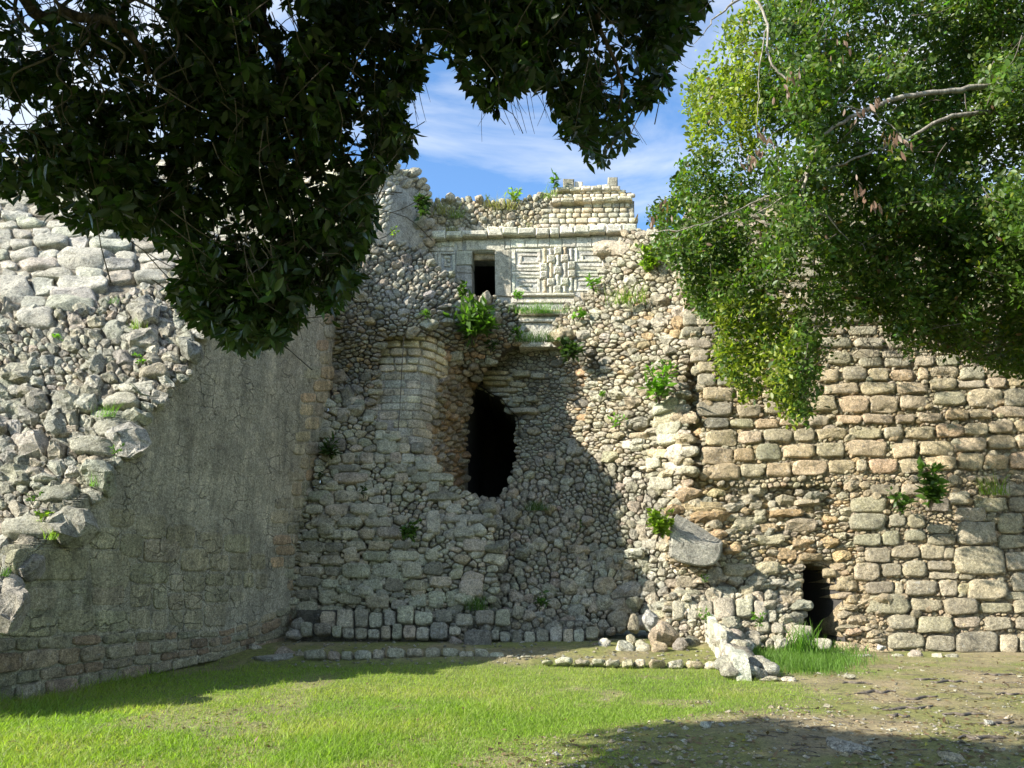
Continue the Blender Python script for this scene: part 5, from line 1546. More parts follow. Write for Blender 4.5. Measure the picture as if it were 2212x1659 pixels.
for x0, x1 in ((1255, 1350), (1353, 1440), (1443, 1515), (1518, 1600), (1603, 1670), (1673, 1740)):
    tb_('cornice_stone', x0, x1, 222 - (x0 - 1255) * .02, 250 - (x0 - 1255) * .02, 0.2, S=S_TB, pal='cream', jit=0.6, bev=0.4)
tb_('merlon', 1302, 1388, 148, 222, 0.12, S=S_TB, pal=[(0.21, 0.205, 0.19)], back=0.35); tb_('merlon', 1391, 1452, 156, 222, 0.0, S=S_TB, pal='cream', back=0.35)
tb_('merlon', 1644, 1721, 134, 212, 0.12, S=S_TB, pal=[(0.22, 0.215, 0.2)], back=0.35)
for x0, x1, y in ((1520, 1560, 190), (1562, 1600, 182), (1602, 1640, 182), (1455, 1517, 190)):
    tb_('merlon', x0, x1, y, 220, 0.03, S=S_TB, pal='cream', back=0.3)
# carved ledge below, between the rubble masses
S_TL = Surf([(1100, 640, 21.25), (1300, 640, 20.95), (1100, 760, 21.2), (1300, 760, 20.9)])
led = thing('plastered_ledge', 'smooth white plastered ledge wall with two mouldings in the gap below the carved temple', 'wall', S_TL.P(np.array([1170.]), np.array([730.]))[0])
def lb(name, x0, x1, y0, y1, out, pal):
    V, fc = slab(S_TL, TT[0] + x0 * TT[2], TT[1] + y0 * TT[2], TT[0] + x1 * TT[2], TT[1] + y1 * TT[2], out, 0.7, 0.3, 0.2, rt)
    mesh_obj(name, V, fc, M_PLASTER, led, pick(pal, rt), smooth=False)
W = [(0.68, 0.67, 0.65)]
lb('wall_panel', 960, 1330, 1245, 1430, 0.0, W); lb('moulding', 960, 1330, 1222, 1243, 0.10, W); lb('wall_panel', 960, 1330, 1196, 1220, 0.03, [(0.5, 0.49, 0.46)]); lb('moulding', 960, 1330, 1165, 1194, 0.13, [(0.5, 0.47, 0.42)])
lb('top_bed', 960, 1330, 1128, 1163, -0.1, [(0.33, 0.30, 0.24)])

# rubble spilling below the temple doorway, level with the ledge
S_SP = Surf([(985, 605, 21.3), (1060, 640, 21.2), (1140, 700, 20.7), (1100, 750, 20.9), (1020, 660, 20.9)], 0.05)
# ================================================================== UPPER BUILDING at the left
S_UB = Surf([(560, 520, 21.0), (560, 360, 21.4), (760, 520, 20.7), (815, 500, 20.4), (853, 400, 20.6), (853, 520, 20.2), (915, 400, 22.4), (915, 540, 22.0)], 0.0)
ub = thing('upper_wall', 'weathered plastered upper building with leaning shaded side wall, left of the carved temple', 'wall', at(880, 530, 21))
ubp = [(560, 540), (575, 352), (752, 345), (752, 420), (778, 398), (812, 372), (852, 360), (872, 366), (890, 378), (912, 392), (922, 410), (924, 470), (916, 545), (850, 530), (800, 520)]
backing(ub, S_UB, ubp, M_PLASTER, 5, 0.0, 0.02, (0.44, 0.43, 0.40), 1.2, name='plaster_face')
ubc = courses([(565, 352), (760, 350), (815, 376), (818, 400), (812, 455), (800, 500), (745, 530), (560, 535)], 11, (18, 34), 161, 0, 1.0, sq=0.9, jit=0.02)
set_stones(ub, S_UB, ubc, 162, M_CARVED, PROF_BLOCK, 0.15, 'white', hmax=0.08, rough=0.02)
ubd = courses([(822, 410), (850, 404), (848, 440), (838, 500), (812, 470)], 12, (10, 16), 163, -0.55, 1.0, sq=0.85, jit=0.02)
set_stones(ub, S_UB, ubd, 164, M_CARVED, PROF_BLOCK, 0.2, 'white', hmax=0.1, rough=0.02, proud=0.03)
ube = rubble_cells([(815, 378), (852, 362), (890, 378), (922, 405), (915, 430), (895, 402), (855, 395), (825, 402)], 13, 1.2, 0.3, 1, 165)
ube += rubble_cells([(905, 425), (924, 415), (924, 545), (910, 540)], 13, .9, 0.3, 1, 166)
set_stones(ub, S_UB, ube, 167, M_ROUGH, PROF_ROUND, 0.45, 'cream', angular=.4, hmax=0.2)
# ================================================================== SMALL PLANTS on the ruins, each a thing
GREENS = {'dark': (0.035, 0.065, 0.018), 'mid': (0.06, 0.115, 0.022), 'bright': (0.11, 0.22, 0.025), 'lime': (0.17, 0.25, 0.03), 'dry': (0.22, 0.21, 0.07)}


def plant(name, label, u, v, Y, size, kind='leafy', col='mid', n=None, seed=1, cat='plant', spread=1.0, droop=0.0, group=None):
    """size in photo pixels across."""
    rg = np.random.default_rng(seed)
    b = at(u, v, Y)
    s = size * np.linalg.norm(b - ORG) / F
    t = thing(name, label, cat, b, group or {'bush': 'bushes growing on the ruin', 'weed': 'weeds growing on the ruin', 'fern': 'ferns in the shaded masonry', 'grass_tuft': 'grass tufts on the ruin'}.get(name))
    if kind == 'grass':
        n = n or 70
        pos = b + np.stack([rg.normal(0, .28, n) * s * spread, rg.normal(0, .12, n) * s, rg.uniform(-.05, .03, n) * s], -1)
        c = np.array(GREENS[col])[None] * rg.uniform(.65, 1.35, (n, 1)) * np.array([1, 1, 1])[None]
        blades('blades', pos, rg.uniform(.35, 1.0, n) * s, np.full(n, max(0.004, s * 0.014)), rg.uniform(.2, .9, n), c, M_GRASS, t)
        return t
    n = n or 90
    ns = max(4, n // 14)
    bag = Bag(); pos, d = [], []
    for k in range(ns):
        a = rg.uniform(0, 2 * np.pi); out = rg.uniform(.1, .55) * spread
        up_ = rg.uniform(.3, .95) * (1 - droop) - droop * rg.uniform(0, 1.0)
        tip = b + s * np.array([np.cos(a) * out, np.sin(a) * out * .6 - .12, up_])
        pts = smooth_path([b + np.array([0, .05, -.05]) * s, (b + tip) / 2 + s * np.array([0, -.04, .1]), tip], 4)
        V, fc = tube(pts, [.018 * s, .006 * s], 5); bag.add(V, fc, (1, 1, 1))
        m = max(3, n // ns)
        q = rg.integers(2, len(pts), m)
        pos.append(pts[q] + rg.normal(0, .02, (m, 3)) * s)
        dd = rg.normal(0, 1, (m, 3)); dd[:, 2] = dd[:, 2] * .5 + .25 - droop * .5; dd[:, 1] -= .3
        d.append(unit(dd))
    bag.build('stems', M_TWIG, t)
    pos = np.concatenate(pos); d = np.concatenate(d); m = len(pos)
    ln = rg.uniform(.16, .34, m) * s * (1.25 if kind == 'long' else 1)
    wd = ln * (0.28 if kind == 'long' else 0.5)
    c = np.array(GREENS[col])[None] * rg.uniform(.6, 1.4, (m, 1))
    up = rg.normal(0, .5, (m, 3)); up[:, 2] += 1
    leaves_obj('leaves', pos, d, up, ln, wd, c, M_LEAF2, t, simple=True)
    return t


plant('bush', 'dense bright green bush growing against the fallen curved block', 1428, 1158, 16.7, 58, 'leafy', 'lime', 420, 1, 'bush', .85)
plant('bush', 'dark green leafy bush hanging below the temple doorway on the rubble', 1022, 740, 20.3, 105, 'long', 'mid', 320, 2, 'bush', .9)
plant('bush', 'green shrub with reddish tint at the top of the cave wall under the ledge', 1228, 775, 19.9, 66, 'leafy', 'dark', 200, 3, 'bush', .9, 0.25)
plant('bush', 'broad-leaved green shrub growing on the middle of the sunlit rubble', 1425, 868, 18.2, 80, 'long', 'bright', 150, 4, 'bush', 1.2)
plant('weed', 'small bright weed on the sunlit rubble near the shadow edge', 1330, 925, 19.0, 40, 'leafy', 'bright', 50, 5, 'plant', 1.2)
plant('bush', 'rosette of long green leaves before the carved panel at the rubble edge', 1283, 632, 20.6, 44, 'long', 'bright', 70, 6, 'plant', 1.1)
plant('bush', 'yellow-green bush at the top of the sunlit rubble by the right tree', 1400, 590, 19.9, 62, 'leafy', 'lime', 160, 7, 'bush', 1.1)
plant('grass_tuft', 'grass tuft on the sunlit rubble below the yellow-green bush', 1355, 655, 19.6, 55, 'grass', 'lime', 80, 8, 'grass', 1.2)
plant('bush', 'bright feathery bush on the roof rubble of the temple', 1113, 440, 22.2, 36, 'long', 'lime', 110, 9, 'bush', 1.0)
plant('plant', 'thin upright green sapling at the corner of the raised roof wall', 1198, 412, 22.0, 42, 'leafy', 'mid', 40, 10, 'plant', .35)
plant('weed', 'tiny green weed on the temple roof edge left of the feathery bush', 1052, 437, 22.4, 24, 'leafy', 'mid', 22, 11, 'plant', .8)
for i, (u, v, sz, lab) in enumerate([(955, 462, 40, 'yellowish grass tuft at the left end of the temple roof rubble'), (985, 470, 30, 'dry grass tuft on the roof rubble above the carved key panel'), (1090, 452, 45, 'grass tuft left below the feathery roof bush'), (1190, 428, 34, 'grass tuft at the foot of the raised roof wall'),
                                   (975, 505, 26, 'grass tuft on the temple cornice at the left'), (1130, 505, 26, 'small grass tuft above the middle of the cornice'), (1060, 445, 26, 'thin dry grass on the roof behind the tiny weed')]):
    plant('grass_tuft', lab, u, v, 22.15, sz, 'grass', 'lime' if i % 2 else 'dry', 60, 20 + i, 'grass', 1.0)
plant('grass_tuft', 'green grass along the top of the white plastered ledge', 1165, 676, 20.9, 34, 'grass', 'bright', 260, 30, 'grass', 3.2)
plant('grass_tuft', 'dark grass strip at the foot of the white plastered ledge', 1165, 738, 20.6, 34, 'grass', 'mid', 320, 31, 'grass', 3.4)
plant('weed', 'leafy weeds beside the temple doorway jamb', 1118, 648, 21.0, 32, 'leafy', 'bright', 60, 32, 'plant', 1.2)
plant('bush', 'creeper hanging over the top corner of the upper plastered wall', 915, 432, 21.0, 60, 'leafy', 'dark', 170, 33, 'plant', .5, 0.9)
plant('weed', 'small yellow weed at the foot of the upper plastered wall', 850, 512, 20.0, 26, 'leafy', 'lime', 30, 34, 'plant')
plant('fern', 'dark fern in the corner between plastered wall and buttress', 712, 985, 18.0, 58, 'long', 'dark', 120, 35, 'fern', .7, 0.35)
plant('fern', 'second dark fern lower in the corner above the squared step', 690, 1040, 17.9, 30, 'leafy', 'dark', 50, 36, 'fern', .8)
plant('fern', 'green fern hanging on the face of the buttress right of the coursed stones', 886, 1150, 17.2, 52, 'leafy', 'mid', 150, 37, 'fern', .75, 0.5)
plant('fern', 'small dark fern on the long step stones of the buttress', 785, 1075, 17.6, 30, 'leafy', 'dark', 50, 38, 'fern', .9)
plant('grass_tuft', 'green grass patch on the ramp below the cave mouth', 1160, 1102, 18.9, 26, 'grass', 'mid', 200, 39, 'grass', 2.2)
plant('weed', 'small moss clump right of the cave mouth', 1253 - 0, 1335 - 190, 18.5, 20, 'leafy', 'mid', 40, 40, 'plant')
plant('weed', 'thin weed on earth at the foot of the grey ramp', 1165, 1318, 17.0, 46, 'leafy', 'mid', 60, 41, 'plant', .8)
plant('grass_tuft', 'dark grass in the hollow at the foot of the buttress corner', 1030, 1318, 16.9, 36, 'grass', 'mid', 120, 42, 'grass', 1.4)
plant('bush', 'green shrub with upright stems growing from the big stone wall', 2012, 1098, 16.5, 82, 'leafy', 'mid', 190, 43, 'bush', .6)
plant('bush', 'leafy shrub left of the upright one on the big stone wall', 1945, 1110, 16.6, 52, 'leafy', 'mid', 120, 44, 'bush', 1.0)
plant('grass_tuft', 'yellow weeds on the ledge above the big stone wall', 2150, 1068, 16.5, 44, 'grass', 'lime', 70, 45, 'grass', 1.2)
plant('weed', 'small weed on the rubble above the upright stone row', 1523, 1262, 16.8, 26, 'leafy', 'bright', 30, 46, 'plant')
plant('weed', 'weed among the upright stones left of the doorway', 1530, 1350, 15.8, 34, 'leafy', 'bright', 60, 47, 'plant', 1.1)
plant('weed', 'green weed between the low wall stub and the doorway', 1640, 1360, 15.6, 36, 'leafy', 'bright', 60, 48, 'plant', .9)
plant('grass_tuft', 'tall green grass tuft standing before the doorway sill', 1735, 1408, 15.2, 62, 'grass', 'bright', 150, 49, 'grass', 1.0)
for i, (u, v, sz, lab) in enumerate([(225, 900, 34, 'bright grass tuft between two long end stones of the rubble slope'), (250, 985, 26, 'grass tuft under the long stones near the plaster edge'), (295, 710, 24, 'small weed on the upper rubble slope near the hanging leaves'), (128, 735, 22, 'bright tuft just below the lowest coursed block'),
                                   (245, 655, 20, 'tiny tuft beside the smallest rubble under the coursed blocks'), (90, 1130, 36, 'weeds in the cracks near the lower end of the plaster edge'), (210, 1050, 28, 'tuft at the stepped edge of the plaster, lower half'), (70, 1090, 30, 'dark weed clump low on the rubble slope'),
                                   (110, 1165, 22, 'hanging weed between the lowest wall end stones'), (300, 790, 26, 'weed on the dark earth pocket near the plaster edge'), (5, 1245, 22, 'yellow weed at the picture edge on the lowest end stone')]):
    P = S_FR.P(np.array([float(u)]), np.array([float(v)]))[0]
    plant('grass_tuft' if i % 2 == 0 else 'weed', lab, u, v, P[1] - 0.2, sz, 'grass' if i % 2 == 0 else 'leafy', ['bright', 'mid', 'lime'][i % 3], 46, 60 + i, 'grass' if i % 2 == 0 else 'plant', 1.1)
for i, (u, v, sz, lab, c) in enumerate([(1000, 640, 44, 'pale weeds on the shaded rubble left of the temple doorway', 'mid'), (925, 690, 30, 'small weed on the shaded rubble above the mouldings', 'mid'), (1250, 690, 40, 'weeds on the left edge of the sunlit rubble below the rosettes', 'bright'), (1300, 860, 26, 'tiny weed on cream rubble near the cave wall top', 'bright'),
                                      (1440, 800, 30, 'weed sprig above the broad-leaved shrub', 'bright'), (1060, 760, 36, 'dark weeds over the dark cleft above the cave', 'dark'), (1120, 735, 40, 'hanging weeds at the left end of the white ledge foot', 'mid')]):
    S = S_MA if u < 1130 else S_FL
    P = S.P(np.array([float(u)]), np.array([float(v)]))[0]
    plant('weed', lab, u, v, P[1] - 0.25, sz, 'leafy', c, 60, 80 + i, 'plant', 1.0, .15)

# ================================================================== ROPE and LIZARD
rp = smooth_path([at(875, 660, 19.7), at(873, 720, 19.1), at(868, 800, 19.05), at(864, 880, 18.95), at(860, 930, 18.8)], 6, 0.01)
V, fc = tube(rp, [0.012], 6)
o = mesh_obj('rope', V, fc, M_TWIG, None, (0.5, 0.42, 0.3)); tag(o, 'thin tan cord hanging down the face of the rounded wall', 'rope')


def lizard():
    P = S_FR.P(np.array([305.0]), np.array([856.0]))[0] + np.array([0, -0.28, 0.02])
    def w(x, z, y=0.0):
        return P + np.array([x, y, z])
    V, E, rads = [], [], []
    def chain(pts, rr, root=None):
        prev = root
        for p, r in zip(pts, rr):
            V.append(tuple(p)); rads.append(r)
            if prev is not None:
                E.append((prev, len(V) - 1))
            prev = len(V) - 1
        return prev
    body = chain([w(.10, -.02), w(.06, .02), w(.02, .06), w(-.02, .10), w(-.045, .125), w(-.075, .135), w(-.10, .132)], [.026, .034, .034, .027, .02, .023, .011])
    chain([w(.15, -.05), w(.24, -.07, .03), w(.34, -.075, .05), w(.42, -.07, .1)], [.018, .012, .008, .004], 0)
    for sy in (-1, 1):
        chain([w(.0, .06, sy * .045), w(.01, .02, sy * .07), w(-.02, -.005, sy * .075), w(-.05, -.01, sy * .085)], [.012, .009, .007, .005], 2)
        chain([w(.09, .0, sy * .05), w(.06, -.02, sy * .08), w(.09, -.04, sy * .085), w(.05, -.045, sy * .1)], [.014, .011, .008, .005], 0)
    me = bpy.data.meshes.new('lizard'); me.from_pydata([tuple(np.array(v) - P) for v in V], E, [])
    ob = bpy.data.objects.new('lizard', me); COL.objects.link(ob); ob.location = tuple(P)
    sk = ob.modifiers.new('skin', 'SKIN')
    for i, r in enumerate(rads):
        me.skin_vertices[0].data[i].radius = (r, r)
    me.skin_vertices[0].data[2].use_root = True
    sb = ob.modifiers.new('sub', 'SUBSURF'); sb.levels = 2; sb.render_levels = 2
    me.materials.append(plain('lizard_skin', (0.16, 0.16, 0.10), 0.6))
    tag(ob, 'small grey-green lizard with raised head basking on an end stone of the rubble slope', 'lizard')


lizard()

# ================================================================== TREES
VIS = [(-40, -60), (2252, -60), (2252, 1700), (-40, 1700)]
SHADE_POLY = [(1190, 1700), (1230, 1650), (1300, 1606), (1340, 1578), (1420, 1568), (1540, 1560), (1640, 1556), (1730, 1572), (1850, 1592), (2000, 1600), (2100, 1618), (2260, 1628), (2260, 1800), (1100, 1800)]


def shadow_ok(p):
    """False where a leaf would shade turf that lies in the sun in the photograph."""
    k = p[:, 2] / L[2]
    g = p - L[None] * k[:, None]
    u, v, w = proj(g)
    lawn = (w > 0.5) & (u > -60) & (u < 2270) & (v > 1420) & (v < 1690)
    j = 14 * vnoise(np.stack([u, v, 0 * u], -1), 0.02)
    return ~(lawn & ~inside(SHADE_POLY, u + j, v + j))


def whorls(c, axis, rg, n=(5, 8), ln=(0.09, 0.15), wr=0.40, spread=0.8, droop=0.25):
    k = rg.integers(n[0], n[1] + 1, len(c))
    idx = np.repeat(np.arange(len(c)), k); m = len(idx)
    r = rg.normal(0, 1, (m, 3)); r = r - axis[idx] * (r * axis[idx]).sum(1, keepdims=True); r = unit(r)
    d = unit(axis[idx] * rg.uniform(.1, .8, (m, 1)) + r * spread)
    d[:, 2] -= droop; d = unit(d)
    l_ = rg.uniform(*ln, m)
    pos = c[idx] + axis[idx] * rg.uniform(-.09, .02, (m, 1)) + r * 0.008
    up = axis[idx] + rg.normal(0, .45, (m, 3))
    return pos, d, up, l_, l_ * wr * rg.uniform(.8, 1.2, m), idx


def big_tree():
    rg = np.random.default_rng(5)
    base = np.array([-4.7, 0.4, 0.0])
    t = thing('shade_tree', 'dark overhanging tree whose hanging leafy branches hide the sky and upper left wall', 'tree', base)
    trunk = smooth_path([base + (0, 0, -.1), base + (.05, .1, 1.5), base + (.3, .3, 3.2), base + (.9, .8, 5.0), base + (1.6, 1.4, 6.8)], 5, .05)
    V, fc = tube(trunk, [.34, .27, .24, .2, .14], 14); mesh_obj('trunk', V, fc, M_BARK, t)
    fork = trunk[-6]
    def limb(pts, rr, name='branch', m=M_BARK, n=9):
        V, fc = tube(smooth_path(pts, 6, .035), rr, n); mesh_obj(name, V, fc, m, t)
    tops = [at(505, -120, 4.15), at(520, -110, 4.3), at(1290, -120, 4.1), at(60, 10, 4.0)]
    limb([fork, (fork + tops[0]) / 2 + (0, 0, .4), tops[0], at(512, 30, 4.15), at(528, 110, 4.15), at(545, 190, 4.2), at(560, 250, 4.3)], [.13, .1, .055, .042, .032, .025, .012])
    limb([fork + (0, 0, .2), (fork + tops[1]) / 2 + (.1, .2, .5), tops[1], at(560, 40, 4.3), at(600, 110, 4.35), at(625, 200, 4.4), at(642, 300, 4.4), at(648, 380, 4.45), at(618, 450, 4.5), at(605, 540, 4.55)], [.13, .1, .06, .05, .045, .04, .034, .028, .02, .012])
    limb([at(645, 330, 4.4), at(700, 360, 4.4), at(760, 330, 4.45), at(830, 345, 4.5)], [.022, .014, .008, .004])
    limb([trunk[-1], (trunk[-1] + tops[2]) / 2 + (0, 0, .5), tops[2], at(1285, 30, 4.1), at(1320, 110, 4.15), at(1340, 200, 4.2), at(1320, 330, 4.25)], [.12, .08, .05, .02, .015, .01, .004])
    limb([trunk[-4], (trunk[-4] + tops[3]) / 2 + (0, 0, .3), tops[3], at(160, 30, 4.0), at(250, 60, 3.9), at(300, 80, 3.9), at(310, 160, 3.95)], [.12, .09, .05, .035, .028, .02, .01])
    # leaves in view: clusters over the outline of the crown as it hangs in the photo
    crown = [(-120, -80), (1545, -80), (1522, 12), (1500, 48), (1470, 110), (1435, 160), (1425, 215), (1385, 235), (1345, 250), (1362, 290), (1345, 330), (1318, 362), (1275, 342), (1262, 310), (1230, 292), (1212, 240), (1190, 190), (1150, 170),
             (1105, 215), (1060, 242), (1030, 200), (1000, 168), (975, 130), (955, 85), (938, 62), (930, 110), (902, 180), (872, 215), (858, 250), (886, 285), (884, 335), (845, 330), (822, 385), (792, 420), (806, 470), (780, 520), (765, 600), (735, 650), (712, 690), (690, 650), (655, 640), (640, 700),
             (595, 740), (530, 750), (470, 720), (420, 690), (375, 650), (385, 600), (402, 545), (345, 525), (290, 500), (225, 485), (150, 485), (110, 455), (60, 420), (25, 415), (-40, 400), (-120, 400)]
    N = 60000
    u = rg.uniform(-120, 1545, N); v = rg.uniform(-80, 755, N)
    ok = inside(crown, u, v)
    q = np.stack([u, v, np.zeros(N)], -1)
    dens = np.clip(0.72 + 1.0 * fbm(q, 0.011, 2), 0.10, 1)
    # thin spots where the sky shows
    for (a, b, r, f) in ((15, 245, 45, .03), (190, 120, 40, .35), (285, 170, 45, .4), (40, 330, 40, .3), (930, 90, 30, .1), (620, 20, 50, .5), (860, 60, 50, .6), (330, 60, 40, .35), (330, 400, 40, .5), (1480, 60, 50, .55), (700, 590, 35, .3)):
        dens *= 1 - (1 - f) * np.exp(-((u - a) ** 2 + (v - b) ** 2) / (2 * r * r))
    ok &= rg.random(N) < dens
    ok &= rg.random(N) < np.where((u < 250) & (v < 380), .7, 1)
    u, v = u[ok], v[ok]
    # distance of the leaf: overhanging canopy, nearer when higher
    Yc = 4.55 - 0.00055 * (380 - v) + rg.normal(0, .28, len(u)) + 0.25 * fbm(np.stack([u, v, 0 * u], -1), 0.006, 2)
    Yc = np.clip(Yc, 3.5, 5.3)
    keep = slice(0, 6600)
    c = at(u[keep], v[keep], Yc[keep])
    c = c[shadow_ok(c)]
    print('clusters', len(c))
    ax = rg.normal(0, .55, (len(c), 3)); ax[:, 2] -= .75; ax = unit(ax)
    pos, d, up, ln, wd, idx = whorls(c, ax, rg, (5, 9), (0.065, 0.125), 0.40, .85, .2)
    tint = np.array([0.030, 0.052, 0.014])[None] * rg.uniform(.6, 1.5, (len(pos), 1)) * (1 + rg.normal(0, .08, (len(pos), 3)))
    young = rg.random(len(pos)) < 0.03
    tint[young] = np.array([0.10, 0.17, 0.03])
    uu, vv, ww = proj(pos)
    vis = (uu > 0) & (uu < 2212) & (vv > 0) & (vv < 1659)
    big = np.argsort(np.where(vis, -ln / ww, 9))[:300]
    rest = np.ones(len(pos), bool); rest[big] = False
    single_leaves(t, pos[big], d[big], up[big], ln[big], wd[big], tint[big], M_LEAF)
    leaves_obj('foliage', pos[rest], d[rest], up[rest], ln[rest], wd[rest], tint[rest], M_LEAF, t)
    # rest of the crown, out of view: coarse leaves added to shade the visible
    M = 26000
    p = np.stack([rg.uniform(-11, 3.5, M), rg.uniform(-4, 5.5, M), rg.uniform(4.2, 11, M)], -1)
    # leaves whose shadow fills the shaded ground at the right
    e = rg.uniform(0, 1, (9000, 2))
    gu = 1150 + e[:, 0] * 1350; gv = 1545 + e[:, 1] * 200
    g = ground(gu, gv); zz = rg.uniform(7.0, 11.5, 9000)
    p2 = g + L[None] * (zz / L[2])[:, None]
    p = np.concatenate([p, p2])
    uu, vv, ww = proj(p)
    vis = (ww > 0) & (uu > -260) & (uu < 2480) & (vv > -170) & (vv < 1760)
    sel = ~vis & shadow_ok(p) & (np.linalg.norm(p - ORG, axis=1) > 1.8)
    el = ((p[:, 0] + 3.2) / 8.2) ** 2 + ((p[:, 1] - 1.2) / 5.5) ** 2 + ((p[:, 2] - 7.4) / 4.4) ** 2
    sel &= (el < 1)
    p = p[sel]; m = len(p)
    d = unit(rg.normal(0, 1, (m, 3)) + np.array([0, 0, -.3])); up = rg.normal(0, .6, (m, 3)) + np.array([0, 0, 1])
    ln = rg.uniform(.22, .38, m)
    leaves_obj('upper_foliage', p, d, up, ln, ln * .5, np.tile(np.array([[.03, .055, .015]]), (m, 1)) * rg.uniform(.7, 1.3, (m, 1)), M_LEAF, t, simple=True)
    # twigs carrying the clusters
    bag = Bag()
    for i in rg.choice(len(c), min(900, len(c)), replace=False):
        a = c[i]; b = a - ax[i] * rg.uniform(.25, .6) + rg.normal(0, .08, 3) + np.array([0, 0, .08])
        V, fc = tube(smooth_path([a, (a + b) / 2 + rg.normal(0, .03, 3), b], 3), [.002, .0045], 4); bag.add(V, fc, (1, 1, 1))
    for (x, y) in ((900, 215), (860, 200), (1100, 230), (1065, 240), (1130, 215), (700, 600), (660, 620), (1195, 215), (1300, 250), (1340, 280), (620, 690), (480, 640), (820, 200)):
        a = at(x, y - 60, 4.5)
        for k in range(4):
            b = at(x + rg.uniform(-45, 60), y + rg.uniform(0, 75), 4.5)
            V, fc = tube(smooth_path([a, (a + b) / 2 + rg.normal(0, .03, 3), b], 4), [.004, .0012], 4); bag.add(V, fc, (1, 1, 1))
    bag.build('twigs', M_TWIG, t, 'stuff')
    # bare tangled twigs at the upper left
    dry = Bag()
    for k in range(150):
        uu = rg.uniform(-20, 360); vv = rg.uniform(-60, 330)
        if rg.random() < .12:
            uu = rg.uniform(400, 680); vv = rg.uniform(430, 640)
        y0 = rg.uniform(3.9, 4.7)
        pts = [at(uu, vv, y0)]
        dd = unit(np.array([rg.normal(0, .5), rg.normal(0, .25), rg.normal(-.6, .6)]))
        for s in range(rg.integers(4, 8)):
            dd = unit(dd + rg.normal(0, .38, 3) + np.array([0, 0, -.07])); pts.append(pts[-1] + dd * rg.uniform(.05, .12))
        V, fc = tube(smooth_path(pts, 3), [rg.uniform(.003, .0065), .0014], 4); dry.add(V, fc, (1, 1, 1))
    for k in range(5):
        x0 = [20, 140, 250, 330, 90][k]
        pts = [at(x0, -40, 3.9)]
        for s in range(7):
            pts.append(at(x0 + rg.normal(0, 30) + s * 10, -20 + s * 45, 3.9 + rg.normal(0, .08)))
        V, fc = tube(smooth_path(pts, 4), [.014, .009, .003], 6); dry.add(V, fc, (1, 1, 1))
    dry.build('dry_twigs', M_TWIG, t, 'stuff')


big_tree()


